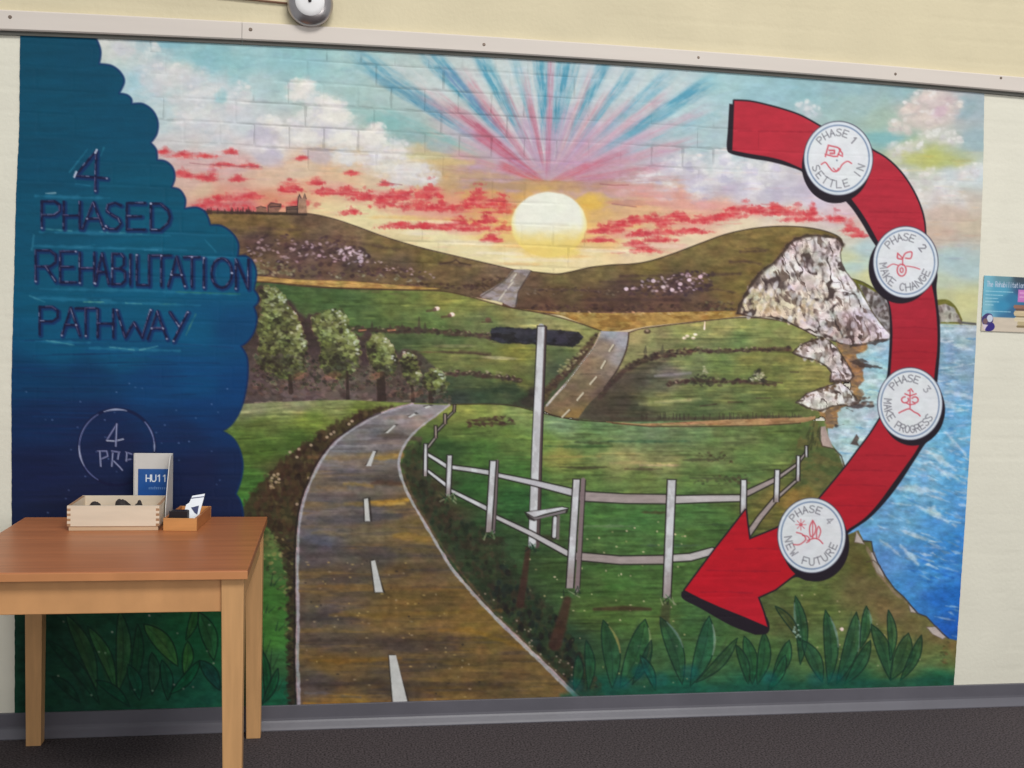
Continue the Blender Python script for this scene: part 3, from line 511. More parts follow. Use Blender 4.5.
def paint_ground(cv, rnd):
    G = cv.glow; S = cv.stroke
    base = idw([(255, 408, 120, 136, 98), (300, 404, 124, 138, 96), (340, 402, 120, 140, 84), (370, 404, 104, 128, 58), (260, 425, 82, 106, 48), (310, 420, 98, 124, 46), (360, 412, 96, 122, 46), (260, 450, 62, 96, 36), (300, 440, 64, 96, 38), (255, 480, 54, 106, 40), (280, 470, 66, 74, 42), (256, 515, 44, 128, 48), (270, 540, 84, 110, 56), (270, 570, 58, 104, 50), (268, 600, 52, 110, 42), (270, 640, 52, 112, 44), (275, 660, 40, 92, 50), (270, 695, 16, 88, 62), (245, 440, 72, 104, 42),
                (460, 412, 116, 134, 62), (490, 412, 118, 138, 66), (520, 412, 112, 138, 76), (560, 424, 106, 146, 104), (600, 426, 88, 128, 78), (460, 430, 76, 104, 46), (500, 432, 82, 114, 50), (540, 440, 92, 128, 56), (590, 440, 86, 122, 66), (640, 432, 96, 130, 90), (690, 432, 88, 120, 78), (740, 436, 92, 118, 66), (780, 430, 84, 112, 56), (560, 456, 116, 130, 62), (620, 460, 128, 138, 84), (660, 462, 118, 130, 80), (710, 458, 92, 116, 66), (760, 455, 88, 120, 62), (800, 440, 74, 104, 50),
                (480, 450, 60, 102, 44), (450, 450, 44, 76, 40), (520, 470, 60, 108, 46), (590, 475, 82, 116, 56), (640, 480, 92, 120, 60), (700, 475, 82, 116, 58), (740, 475, 78, 112, 60), (470, 490, 42, 90, 42), (520, 500, 40, 92, 44), (600, 510, 58, 108, 50), (640, 520, 60, 112, 54), (690, 510, 62, 110, 54), (640, 540, 62, 104, 52), (720, 530, 60, 104, 48), (480, 530, 40, 74, 42), (430, 500, 64, 60, 42), (450, 520, 60, 60, 42), (470, 550, 44, 66, 42), (520, 560, 46, 76, 44), (560, 570, 52, 84, 42), (620, 580, 60, 104, 46), (660, 570, 62, 106, 48),
                (500, 590, 44, 52, 42), (530, 610, 46, 74, 44), (600, 610, 66, 98, 44), (650, 620, 70, 106, 48), (700, 620, 52, 96, 50), (560, 640, 36, 64, 46), (590, 660, 40, 76, 48), (640, 660, 52, 92, 54), (700, 660, 54, 100, 56), (760, 650, 60, 100, 52), (600, 690, 16, 82, 68), (680, 690, 18, 88, 68), (760, 688, 18, 86, 66), (850, 685, 22, 84, 60), (940, 678, 24, 92, 62), (560, 690, 30, 48, 40),
                (800, 480, 76, 96, 46), (830, 470, 70, 92, 44), (790, 500, 132, 116, 54), (815, 490, 120, 108, 50), (770, 515, 86, 92, 44), (830, 450, 74, 104, 54), (860, 560, 84, 98, 48), (870, 590, 82, 100, 50), (820, 600, 80, 104, 50), (860, 620, 84, 108, 56), (900, 630, 100, 108, 56), (930, 650, 92, 110, 60), (890, 610, 104, 100, 60), (780, 620, 74, 92, 48), (820, 650, 74, 106, 56), (900, 660, 74, 108, 58), (945, 660, 78, 112, 60)])
    cv.fill([(150, 402), (240, 404), (300, 401), (350, 400), (412, 403), (450, 404), (490, 404), (520, 407), (545, 413), (575, 419), (610, 422), (800, 420), (960, 420), (960, 730), (150, 730)], vary(lambda x, y: base(x, y) * np.array((1.06, 1.12, 1.08)), .17, 20, 4, 14), 1, .8, 8)
    S(spline([(450, 404.5), (490, 404), (512, 405.5), (535, 411), (560, 417), (585, 420.5), (612, 422)]), 1.2, (52, 48, 34), .85)
    # tan path at the back edge
    t0 = spline([(606, 421.5), (640, 423.5), (680, 422), (720, 420), (760, 418.5), (800, 417.5), (815, 416)])
    cv.fill(t0 + spline([(815, 419), (800, 422.5), (760, 425), (700, 425.5), (650, 426), (620, 424), (606, 422)]), vary((186, 146, 104), .14, 9, 3, 3, (160, 120, 84)), 1, .7, 10)
    S([(612, 423), (650, 426.5), (700, 426.5), (760, 425.5), (800, 423)], 1.1, (74, 56, 42), .8)
    # grass streaks
    for k in range(420):
        x = rnd.uniform(455, 800); y = rnd.uniform(425, 640); L = rnd.uniform(6, 26)
        if x < 450 + (y - 425) * .6 - 40: continue
        c = base(np.array([[x]]), np.array([[y]]))[0, 0] * rnd.choice([.72, .84, 1.15, 1.28])
        S([(x - L, y), (x, y + rnd.uniform(-1, 1)), (x + L, y + rnd.uniform(-1, 1))], (.6, 2, .6), np.clip(c, 0, 255), .45, 1.2)
    for k in range(120):
        x = rnd.uniform(240, 400); y = rnd.uniform(405, 520); L = rnd.uniform(5, 18)
        c = base(np.array([[x]]), np.array([[y]]))[0, 0] * rnd.choice([.7, .85, 1.15, 1.3])
        S([(x - L, y + 1), (x + L, y - 1)], (.6, 1.8, .6), np.clip(c, 0, 255), .45, 1.2)
    for x0, y0, x1, c in [(545, 446, 612, (48, 92, 46)), (600, 441, 690, (54, 100, 66)), (640, 465, 680, (168, 160, 120)), (610, 463, 660, (160, 166, 104)), (550, 456, 600, (130, 138, 70)), (575, 442, 608, (46, 58, 38)), (560, 467, 606, (56, 56, 42)), (625, 469, 662, (70, 62, 46)), (683, 460, 716, (62, 64, 48)), (690, 478, 740, (60, 76, 46)), (574, 526, 640, (96, 140, 92)), (640, 545, 700, (60, 96, 70)), (700, 525, 728, (48, 76, 48)), (640, 512, 670, (70, 62, 40)), (470, 424, 515, (62, 48, 38)), (468, 420, 500, (70, 54, 42))]:
        S([(x0, y0), ((x0 + x1) / 2, y0 + rnd.uniform(-1, 1)), (x1, y0)], (1, 2.8, 1), c, .65, 1.3, None, 1)
    dabs(cv, rnd, [(463, 426), (472, 418), (505, 416), (516, 421), (500, 427)], 70, (1, 2.6), [(60, 46, 40), (74, 58, 46)], .7, None, .5)
    dabs(cv, rnd, [(688, 462), (700, 452), (722, 452), (735, 464)], 30, (.8, 1.8), [(74, 72, 46), (60, 64, 44)], .7)
    dabs(cv, rnd, [(690, 484), (710, 476), (745, 474), (750, 484)], 40, (1, 2.4), [(62, 70, 46), (82, 70, 52), (52, 62, 44)], .55)
    for k in range(110):
        x = rnd.uniform(460, 690); y = rnd.uniform(520, 690)
        if x < 410 + (y - 470) * .8: continue
        cv.disc(x, y, rnd.uniform(.6, 1.2), rnd.uniform(.6, 1.), rnd.choice([(176, 190, 140), (206, 206, 170), (150, 170, 110)]), rnd.uniform(.5, .9))
    for k in range(40): cv.disc(rnd.uniform(800, 940), rnd.uniform(590, 670), .9, .8, (176, 184, 140), rnd.uniform(.4, .8))
    streaks(cv, rnd, [(455, 408), (520, 408), (575, 421), (810, 421), (830, 470), (790, 560), (700, 640), (600, 650), (520, 560), (470, 480)], 520, f=(.72, 1.36)); streaks(cv, rnd, [(236, 408), (400, 404), (330, 440), (270, 500), (244, 520)], 160, f=(.7, 1.36)); streaks(cv, rnd, [(840, 560), (872, 556), (910, 612), (950, 650), (950, 676), (600, 680), (700, 640)], 240, f=(.76, 1.28))
    # dark rough verge along the left of the road
    vl = [(232, 520), (262, 480), (280, 462), (300, 446), (318, 434), (340, 420), (356, 413), (372, 408), (392, 406), (370, 420), (345, 438), (326, 455), (315, 472), (306, 495), (299, 520), (297, 560), (297, 705), (288, 705), (288, 600), (284, 560), (272, 530)]
    cv.fill(vl, vary((58, 48, 36), .25, 5, 7, 5), .85, 3, None, 4)
    dabs(cv, rnd, [(248, 516), (270, 478), (300, 448), (345, 420), (385, 406), (345, 436), (318, 466), (300, 500), (294, 530), (262, 530)], 260, (1, 3), [(44, 36, 30), (58, 46, 34), (74, 64, 40), (66, 48, 38), (84, 82, 48)], .7, None, 1.5)
    for x, y in [(290, 452), (299, 449), (311, 445), (327, 437), (331, 434), (334, 432), (349, 424), (352, 421), (297, 457), (272, 478), (276, 482), (274, 475), (279, 479), (271, 486), (278, 474), (309, 478), (297, 504)]: cv.disc(x, y, 1.6, 1.4, (176, 172, 140), .8)
    dabs(cv, rnd, [(268, 474), (280, 473), (282, 484), (270, 490)], 18, (.9, 1.8), [(140, 142, 96), (170, 168, 120)], .7)
    dabs(cv, rnd, [(262, 530), (280, 528), (292, 540), (294, 570), (288, 600), (292, 640), (284, 650), (276, 590), (262, 560)], 90, (1, 2.8), [(128, 140, 74), (104, 122, 66), (160, 164, 96), (60, 84, 44), (44, 54, 36)], .65)
    dabs(cv, rnd, [(286, 540), (297, 540), (297, 704), (287, 704)], 120, (1, 2.8), [(34, 36, 30), (46, 44, 36)], .8)
    for x, y, h in [(271, 585, 12), (266, 612, 8), (276, 630, 9), (262, 655, 22), (270, 668, 20), (275, 690, 18)]:
        S([(x, y), (x + 2, y - h)], (2, .6), (30, 66, 42), .7); S([(x + 3, y), (x + 9, y - h * .7)], (2, .6), (30, 66, 42), .6)
    # rough verge along the right of the road
    vr = [(420, 440), (426, 470), (440, 500), (470, 520), (500, 540), (520, 575), (560, 620), (596, 680), (606, 698), (580, 700), (540, 656), (500, 614), (460, 572), (430, 525), (410, 494), (402, 470), (404, 450)]
    cv.fill(vr, vary((44, 62, 40), .3, 6, 7, 15, (56, 54, 40)), .75, 4, None, 5)
    dabs(cv, rnd, vr, 420, (1, 3), [(36, 62, 40), (30, 46, 34), (48, 50, 36), (54, 80, 46), (62, 58, 42), (34, 40, 32), (44, 70, 44)], .6, None, 1.3)
    dabs(cv, rnd, [(500, 560), (560, 620), (600, 690), (580, 696), (520, 630), (490, 590)], 120, (1, 3), [(28, 44, 40), (34, 58, 46), (30, 30, 32)], .7, None, 1.5)
    S(spline([(404, 474), (414, 500), (430, 528), (452, 560), (480, 596), (510, 628), (540, 656), (584, 698)]), 2.4, (120, 96, 66), .5, 1.5, None, 1.5)
    for k in range(30):
        t = rnd.uniform(0, 1); cv.disc(470 + 110 * t + rnd.uniform(-8, 14), 585 + 105 * t + rnd.uniform(-6, 6), 1, .9, (150, 150, 130), .7)
    # shadows the artist gave the posts
    S([(528, 548), (524, 580), (520, 604)], (5, 8), (66, 44, 38), .8, 1.5); S([(567, 600), (562, 620), (555, 644)], (8, 13), (66, 46, 38), .8, 2); S([(594, 609), (625, 608), (650, 609)], (3, 5, 3), (64, 48, 36), .75, 1.5); S([(666, 606), (664, 622)], (9, 10), (60, 62, 46), .6, 2)
    G(545, 538, 12, 4, (56, 50, 40), .6); G(490, 540, 14, 5, (54, 50, 38), .7, None, 0, 1, .4, 6); G(440, 485, 16, 8, (62, 52, 40), .5, None, 0, 1, .5, 8)

def paint_roads(cv, rnd):
    S = cv.stroke
    far = spline([(512, 271), (522, 269.5), (531, 271), (524, 282), (518, 292), (515, 307), (500, 302), (480, 296.5), (492, 288), (504, 280)], True)
    cv.fill(far, vary((158, 148, 148), .1, 8, 3, 4, (142, 128, 116)), 1, .7, 11); S([(513, 271), (505, 280), (493, 289), (481, 296.5)], 1.2, (92, 78, 70), .8); S([(531, 271), (524, 282), (518, 292), (515.5, 307)], 1.2, (72, 60, 54), .85)
    for a, b in [((516, 274), (511, 281)), ((506, 290), (499, 300)), ((513, 282), (508, 288))]: S([a, b], (1.2, 1.6), (206, 200, 184), .9, .7)
    mid = spline([(601, 331), (615, 331.5), (628, 332)]) + spline([(628, 338), (625, 352), (617, 370), (604, 388), (590, 402), (578, 418)]) + spline([(560, 417), (546, 412), (546, 405), (562, 388), (582, 362), (594, 346), (600, 333)])
    base = idw([(612, 334, 158, 156, 166), (622, 342, 166, 164, 172), (622, 360, 152, 146, 146), (604, 346, 150, 132, 112), (596, 365, 146, 124, 96), (610, 372, 138, 122, 106), (590, 385, 128, 110, 86), (575, 400, 126, 106, 80), (560, 405, 128, 108, 82), (575, 415, 148, 120, 70), (600, 392, 100, 84, 74)])
    cv.fill(mid, vary(base, .1, 10, 4, 6), 1, .7, 12)
    S(spline([(546, 406), (562, 388), (582, 362), (594, 346), (600, 333)]), 1.6, (176, 166, 150), .75); S([(547, 405), (556, 394), (565, 385)], 2, (206, 202, 200), .7)
    S(spline([(628.5, 333), (628, 340), (625, 353), (617, 370), (604, 388)]), 1.6, (64, 54, 48), .9); S(spline([(545, 413), (560, 417), (578, 420)]), 1.2, (60, 48, 38), .9); S([(580, 374), (600, 374)], 1.1, (92, 78, 64), .6); S([(570, 396), (590, 397)], 1.1, (92, 74, 54), .6)
    for i, (a, b) in enumerate([((613, 345), (609, 351)), ((605, 361), (601, 368)), ((596, 377), (590, 384)), ((583, 393), (577, 400)), ((569, 410), (562, 417))]): S([a, b], 1.8, (214, 204, 180), .95, .6, 60 + i); S([(b[0] + 1.6, b[1]), (a[0] + 1.6, a[1])], .8, (84, 66, 50), .5)
    # foreground road
    L = spline([(298, 705), (296.5, 660), (297, 620), (296.5, 580), (297, 545), (299, 520), (304, 497), (312, 477), (322, 458), (336, 441), (352, 429), (372, 417), (392, 409.5), (412, 404)])
    R = spline([(450, 405), (436, 416), (420, 428), (408, 441), (401, 455), (400, 466), (404, 482), (412, 500), (422, 517), (436, 541), (452, 567), (472, 591), (496, 617), (524, 644), (552, 671), (580, 699)])
    cols = idw([(425, 408, 158, 152, 158), (400, 416, 140, 132, 136), (420, 425, 146, 128, 118), (365, 430, 124, 120, 128), (395, 440, 118, 108, 104), (340, 450, 116, 114, 120), (380, 455, 124, 116, 112), (350, 475, 104, 98, 100), (390, 478, 96, 84, 76), (330, 485, 112, 96, 80), (380, 490, 104, 92, 80), (325, 500, 104, 96, 94), (370, 510, 88, 82, 84), (400, 505, 112, 88, 58), (330, 525, 110, 98, 90), (320, 540, 92, 88, 98), (370, 535, 112, 96, 68), (420, 530, 116, 94, 52), (400, 540, 112, 92, 58), (320, 555, 88, 78, 80), (380, 555, 86, 76, 70), (440, 560, 100, 82, 58), (330, 575, 96, 80, 62), (400, 575, 108, 86, 52), (320, 595, 104, 84, 62), (330, 610, 88, 78, 74), (400, 605, 112, 88, 44), (460, 600, 108, 84, 44), (330, 640, 92, 76, 64), (400, 620, 106, 84, 48), (480, 625, 124, 96, 42), (400, 645, 92, 74, 56), (440, 650, 96, 76, 52), (330, 665, 118, 90, 44), (320, 680, 84, 72, 68), (380, 690, 80, 66, 54), (460, 665, 108, 84, 46), (500, 680, 96, 76, 46), (350, 702, 140, 100, 40), (540, 690, 104, 82, 48), (450, 702, 116, 86, 44)])
    def roadc(x, y):
        c = vary(cols, .14, 42, 5, 17)(x, y); band = np.sin(y * .27 + 3 * fbm(x, y, 70, 30, 8)); o = smooth(.5, .75, fbm(x, y, 60, 7, 23))[..., None] * smooth(400, 520, y)[..., None]
        c = c * (1 + .07 * band)[..., None]; c = c * (1 - .45 * o) + np.array((152, 114, 54.)) * .45 * o
        d = smooth(.58, .72, fbm(x, y, 70, 6, 41))[..., None]
        c = c * (1 - .35 * d) + np.array((66, 58, 60.)) * .35 * d
        return (c * .84 + c.mean(-1, keepdims=True) * .16) * 1.06
    cv.fill(L + R, roadc, 1, .7, 13)
    # brick courses showing as bands of ochre and slate
    for x0, y0, x1, y1, w, c, a in [(310, 457, 400, 452, 6, (150, 120, 72), .4), (372, 458, 402, 455, 6, (170, 130, 62), .7), (345, 484, 372, 486, 3, (160, 130, 70), .6), (372, 483, 404, 484, 5, (84, 62, 52), .8), (370, 502, 408, 500, 6, (186, 142, 58), .85), (378, 504, 404, 503, 2.5, (214, 174, 92), .7), (346, 504, 380, 505, 4, (146, 116, 62), .6), (318, 487, 345, 488, 5, (134, 108, 80), .6), (304, 507, 345, 504, 6, (120, 104, 80), .6), (308, 518, 400, 516, 9, (78, 76, 82), .55), (302, 526, 420, 525, 2.5, (124, 106, 84), .6), (312, 533, 345, 535, 5, (130, 112, 84), .6), (395, 536, 430, 540, 9, (152, 120, 56), .6), (303, 547, 400, 549, 2, (70, 64, 66), .6), (305, 538, 330, 545, 8, (92, 92, 108), .5), (300, 555, 450, 556, 5, (74, 66, 66), .55), (378, 436, 420, 439, 6, (80, 68, 62), .7), (385, 418, 435, 416, 4, (156, 130, 118), .5),
                                    (302, 576, 470, 573, 3, (78, 66, 60), .45), (320, 586, 470, 590, 6, (138, 104, 56), .5), (300, 640, 520, 636, 4, (70, 58, 54), .5), (330, 615, 500, 610, 5, (140, 108, 50), .45), (310, 660, 400, 658, 5, (140, 102, 46), .6), (300, 685, 500, 684, 6, (74, 62, 56), .5), (440, 630, 530, 650, 5, (150, 112, 44), .45), (304, 703, 575, 701, 2.5, (158, 114, 46), .75), (305, 693, 360, 697, 2, (112, 110, 116), .6)]:
        S([(x0, y0), ((x0 * 2 + x1) / 3, y0 + rnd.uniform(-1.5, 1.5)), (x1, y1)], (w * .5, w, w * .6), c, a, 2, None, 1.6, 6, int(x0) % 30)
    for k in range(90):
        y = rnd.uniform(560, 700); cv.disc(rnd.uniform(305, 330 + (y - 480) * 1.0), y, rnd.uniform(.6, 1.6), .8, rnd.choice([(188, 160, 100), (170, 150, 120), (52, 46, 46)]), rnd.uniform(.4, .8))
    S(L, 2.6, (70, 62, 66), .5, 1); S([(x + .8, y) for x, y in L], (4.2, 3, 3, 2.4), (176, 174, 180), .9, .9, None, .8)
    S([(x - 2, y) for x, y in L[:70]], 2, (36, 32, 36), .7, 1)
    S([(x - 1, y) for x, y in R], (1.6, 2.4, 3, 4.6), (180, 178, 182), .9, .9, None, .7)
    for i, P in enumerate([[(424, 407), (429, 405.5), (431, 406.5), (426, 408.5)], [(408, 417), (414, 413), (416, 414.5), (410, 417.5)], [(385, 433), (394, 425), (396, 425.5), (388, 433)], [(366, 466), (373, 451), (376, 451), (371, 466)], [(364, 499), (368, 498), (370, 521), (365, 521)], [(371, 561), (375, 560), (383, 592), (375, 592)], [(389, 655), (396, 655), (408, 704), (393, 704)]]):
        cx = sum(p[0] for p in P) / 4; cv.fill([(x + (2.2 if x > cx else -1.2), y + (.5 if y > P[0][1] + 2 else -1)) for x, y in P], (48, 42, 40), .7, .9); cv.fill(P, vary((206, 206, 204), .05, 5, 8, 3), 1, .7, 50 + i)

def paint_trees(cv, rnd):
    streaks(cv, rnd, [(256, 284), (440, 292), (512, 309), (596, 333), (560, 385), (540, 404), (450, 404), (300, 400)], 330, f=(.7, 1.36)); streaks(cv, rnd, [(630, 335), (695, 323), (742, 319), (812, 338), (846, 370), (800, 416), (620, 418), (616, 380)], 330, f=(.7, 1.36))
    # dark undergrowth behind the row
    ug = [(238, 300), (262, 285), (290, 300), (306, 320), (316, 313), (330, 320), (360, 335), (368, 332), (400, 352), (418, 352), (440, 375), (446, 398), (420, 404), (380, 404), (320, 402), (270, 404), (238, 410)]
    cv.fill(ug, vary(idw([(250, 320, 52, 44, 42), (310, 340, 52, 44, 46), (360, 350, 54, 46, 48), (300, 385, 82, 74, 74), (350, 385, 84, 80, 76), (400, 385, 70, 64, 58), (260, 390, 70, 62, 64), (430, 390, 54, 66, 54), (270, 400, 66, 62, 64)]), .2, 9, 6, 5), .92, 2.5, 6, 4, 9)
    dabs(cv, rnd, ug, 260, (1, 3.2), [(36, 30, 30), (48, 40, 38), (80, 74, 70), (58, 52, 42), (46, 48, 38)], .6, None, .8)
    dabs(cv, rnd, [(256, 380), (445, 385), (445, 400), (256, 402)], 150, (1.4, 4), [(96, 90, 90), (110, 102, 100), (80, 72, 70), (56, 46, 44), (116, 90, 76)], .45, None, .5)
    T = [(14, [(259, 292), (266, 285), (276, 288), (284, 296), (290, 306), (298, 316), (301, 328), (305, 340), (308, 350), (303, 358), (306, 370), (296, 378), (280, 380), (264, 372), (256, 360), (260, 345), (257, 330), (262, 312)], 420),
         (15, [(312, 318), (320, 312), (330, 309), (342, 311), (348, 320), (352, 332), (358, 342), (360, 352), (358, 366), (352, 374), (340, 380), (326, 374), (318, 362), (322, 346), (314, 332)], 330),
         (16, [(366, 344), (374, 335), (380, 333), (388, 340), (394, 350), (397, 360), (395, 370), (386, 376), (378, 372), (370, 362), (368, 352)], 190),
         (17, [(400, 360), (407, 352), (414, 354), (418, 364), (421, 374), (418, 384), (411, 386), (404, 376), (402, 366)], 110),
         (18, [(423, 378), (430, 369), (438, 369), (444, 376), (448, 384), (442, 392), (432, 393), (425, 388)], 100)]
    for pid, P, n in T:
        xs = [p[0] for p in P]; ys = [p[1] for p in P]; x0, x1, y0, y1 = min(xs), max(xs), min(ys), max(ys); cx = (x0 + x1) / 2
        cv.fill(P, vary((84, 86, 56), .3, 6, 5, pid), .9, 2.2, pid, 3, 6, pid)
        def shade(x, y, r):
            v = (y - y0) / (y1 - y0); t = .30 + (x - x0) / (x1 - x0) * .42 + (.5 - v) * .55 + r.uniform(-.34, .34)
            t += .05; t -= .42 * float(noise(np.array(x), np.array(y), 9, 8, pid) < .38)
            return [(52, 46, 38), (72, 74, 48), (102, 106, 62), (126, 132, 76), (142, 152, 92), (164, 172, 120), (192, 198, 160)][int(np.clip(t * 6.6, 0, 6))]
        dabs(cv, rnd, P, int(n * 1.5), (1.1, 2.7), None, .85, pid, .7, 0, shade)
        low = [(x, max(y, y0 + (y1 - y0) * .66)) for x, y in P]
        dabs(cv, rnd, [(x0 - 3, y0 + (y1 - y0) * .72), (x1 + 3, y0 + (y1 - y0) * .72), (x1 + 2, y1 + 10), (x0 - 2, y1 + 10)], n // 2, (1, 2.8), [(62, 54, 48), (80, 78, 60), (104, 108, 86), (52, 44, 42), (92, 84, 76), (70, 66, 50)], .65, pid, .7)
        for k in range(n // 8):
            i = rnd.randrange(len(P)); a, b = P[i], P[(i + 1) % len(P)]; t = rnd.random(); x, y = a[0] + (b[0] - a[0]) * t, a[1] + (b[1] - a[1]) * t
            if x > cx - 4 and y < y0 + (y1 - y0) * .62: cv.disc(x + rnd.uniform(-4, 0), y + rnd.uniform(0, 4), rnd.uniform(.8, 1.5), rnd.uniform(.7, 1.1), (204, 208, 190), .85, .8, pid)
    for x, y0, y1, w, pid in [(347, 372, 402, 4, 15), (382, 374, 401, 7, 16), (378, 380, 401, 4, 16), (412, 386, 401, 4, 17), (430, 392, 403, 5, 18), (290, 376, 392, 5, 14)]: cv.stroke([(x, y0), (x + 1, y1)], (w * .7, w), (58, 44, 40), .8, 1, pid)
    for x, y in [(300, 376), (332, 376), (375, 376), (415, 395)]: cv.glow(x, y, 9, 4, (128, 92, 72), .5, None, -.3, 1, .4, 5)
    for x0, x1, y, c in [(240, 300, 403, (62, 60, 64)), (255, 330, 401, (150, 156, 122)), (330, 350, 400, (160, 166, 130)), (360, 372, 400, (150, 158, 130)), (385, 410, 400.5, (130, 136, 110))]: cv.stroke([(x0, y + 2), (x1, y)], (1, 3, 1), c, .6, 1.2, None, 1.2)
    cv.stroke([(240, 404), (262, 408), (285, 402), (330, 402)], 1.2, (50, 46, 52), .7)

def paint_coast(cv, rnd):
    G = cv.glow; S = cv.stroke
    # land edge below the arrow, then the sea up to it
    ed = [(846, 535), (858, 530), (863, 540), (871, 541), (873, 552), (877, 562), (884, 574), (894, 588), (904, 597), (910, 604), (917, 613), (926, 616), (934, 625), (941, 632), (947, 638), (960, 636)]
    cv.fill(ed + [(960, 665), (840, 600)], vary(idw([(860, 560, 84, 94, 44), (872, 590, 100, 100, 58), (890, 605, 108, 104, 62), (920, 630, 104, 108, 60), (940, 650, 94, 108, 58), (955, 645, 130, 100, 56)]), .14, 9, 4, 9), .9, 16, 8)
    # sea
    sea = idw([(860, 350, 172, 200, 212), (880, 360, 150, 190, 212), (875, 385, 176, 204, 210), (850, 410, 178, 202, 206), (840, 440, 176, 204, 212), (870, 430, 170, 200, 212), (830, 460, 180, 206, 214), (945, 328, 160, 186, 198), (970, 332, 170, 186, 196), (950, 350, 128, 162, 188), (970, 370, 136, 164, 188), (950, 390, 140, 178, 206), (965, 410, 110, 170, 208), (950, 430, 112, 178, 214), (960, 460, 100, 166, 214), (930, 460, 130, 186, 216), (920, 490, 120, 180, 216), (955, 490, 92, 160, 214), (900, 520, 110, 168, 210), (940, 525, 84, 152, 210), (960, 540, 60, 134, 208), (890, 560, 96, 152, 206), (930, 570, 70, 140, 208), (910, 590, 74, 140, 206), (940, 600, 42, 112, 196), (945, 630, 36, 96, 186), (920, 610, 60, 128, 202), (960, 600, 36, 104, 190)])
    cv.fill([(854, 344), (870, 342), (888, 338), (900, 324), (935, 324), (1000, 326), (1000, 650)] + ed[::-1][1:] + [(846, 520), (843, 468), (836, 450), (828, 440), (826, 412), (845, 406), (852, 392), (852, 372), (848, 358)], vary(sea, .07, 13, 4, 18), 1, .8, 27)
    for k in range(620):
        y = rnd.uniform(330, 640); x = rnd.uniform(845, 978)
        if y > 520 and x < 876 + (y - 520) * .66: continue
        if y < 420 and x < 866: continue
        L = rnd.uniform(2, 11); t = rnd.uniform(-.15, .15) if y < 440 else rnd.uniform(.05, .5)
        lightc = y < 520 or rnd.random() < .4
        c = (216, 228, 236) if lightc and rnd.random() < .62 else rnd.choice([(70, 134, 192), (96, 150, 190), (110, 140, 170)]) if y < 560 else (40, 104, 192)
        S([(x - L, y - L * t), (x, y + rnd.uniform(-1, 1)), (x + L, y + L * t)], (.5, rnd.uniform(1, 2.8), .5), c, rnd.uniform(.2, .55), 1.1, None, 1, 4, k % 40)
    for x0, y0, x1, y1, w in [(925, 450, 955, 470, 6), (930, 462, 950, 480, 4), (915, 505, 955, 526, 5), (925, 506, 940, 514, 6), (900, 545, 918, 565, 5), (935, 405, 970, 412, 4), (945, 392, 972, 398, 4), (950, 344, 972, 350, 4), (890, 488, 940, 492, 9), (945, 432, 965, 455, 4), (880, 540, 900, 556, 4), (940, 470, 965, 484, 4), (900, 530, 925, 540, 3), (940, 332, 975, 330, 3), (870, 352, 884, 350, 5), (858, 360, 884, 366, 5), (830, 432, 870, 436, 9), (850, 420, 884, 416, 7), (836, 452, 856, 448, 8), (862, 380, 886, 388, 7)]:
        S([(x0, y0), ((x0 + x1) / 2, (y0 + y1) / 2 - 1), (x1, y1)], (.8, w, .8), (214, 226, 234), .6, 2, None, 2, 5, x0 % 30)
    S([(935, 322.5), (955, 322), (975, 324)], 2.4, (84, 84, 88), .85, .8, 42); S([(940, 326), (972, 327)], 1.6, (206, 212, 214), .7)
    # far low cliff both sides of the arrow
    cv.fill(spline([(850, 278), (862, 282), (874, 289), (886, 298), (896, 306)]) + [(896, 340), (880, 332), (868, 305)], vary((112, 110, 46), .12, 8, 3, 4), 1, .8, 23)
    rk = [(858, 284), (868, 288), (880, 295), (894, 306), (896, 336), (886, 330), (872, 312)]
    cv.fill(rk, vary((150, 142, 142), .3, 6, 9, 6, (86, 74, 70)), 1, .9, 23); dabs(cv, rnd, rk, 60, (1, 2.6), [(196, 190, 190), (70, 58, 54), (180, 172, 172), (100, 88, 84)], .75, 23, 1.4)
    S(spline([(851, 278.5), (862, 282), (874, 289), (886, 298)]), 1, (60, 54, 34), .8)
    cv.fill(spline([(934, 300), (946, 299.5), (953, 304), (958, 311), (962, 320)]) + [(960, 324), (934, 323)], vary((116, 112, 52), .12, 8, 3, 4), 1, .8, 42)
    rk = [(934, 306), (945, 304), (952, 307), (957, 314), (961, 322), (934, 322)]
    cv.fill(rk, vary((176, 168, 162), .22, 6, 8, 6, (110, 98, 92)), 1, .9, 42); dabs(cv, rnd, rk, 26, (1, 2.4), [(206, 200, 196), (96, 84, 80), (150, 140, 134)], .7, 42, 1.4)
    # white cliff
    C = [(737, 313), (741, 303), (747, 291), (755, 279), (762, 270), (772, 264), (781, 255), (788, 245), (794, 239.5), (806, 236), (818, 235.5), (830, 237.5), (838, 239), (842, 245), (840, 253), (841, 262), (845, 271), (852, 280), (860, 291), (867, 303), (874, 315), (884, 328), (891, 335), (889, 339), (872, 341), (860, 345), (845, 345), (833, 341), (824, 337.5), (815, 336), (800, 328), (786, 321), (770, 316.5), (752, 317)]
    base = idw([(760, 300, 196, 184, 160), (770, 285, 192, 182, 166), (790, 270, 204, 198, 200), (806, 255, 200, 188, 184), (825, 250, 190, 180, 184), (840, 280, 204, 198, 206), (820, 280, 202, 192, 190), (800, 295, 200, 190, 178), (830, 300, 208, 198, 192), (856, 300, 204, 200, 208), (870, 325, 202, 196, 206), (850, 325, 190, 178, 176), (820, 325, 196, 188, 190), (790, 310, 192, 178, 160), (840, 335, 160, 144, 140)])
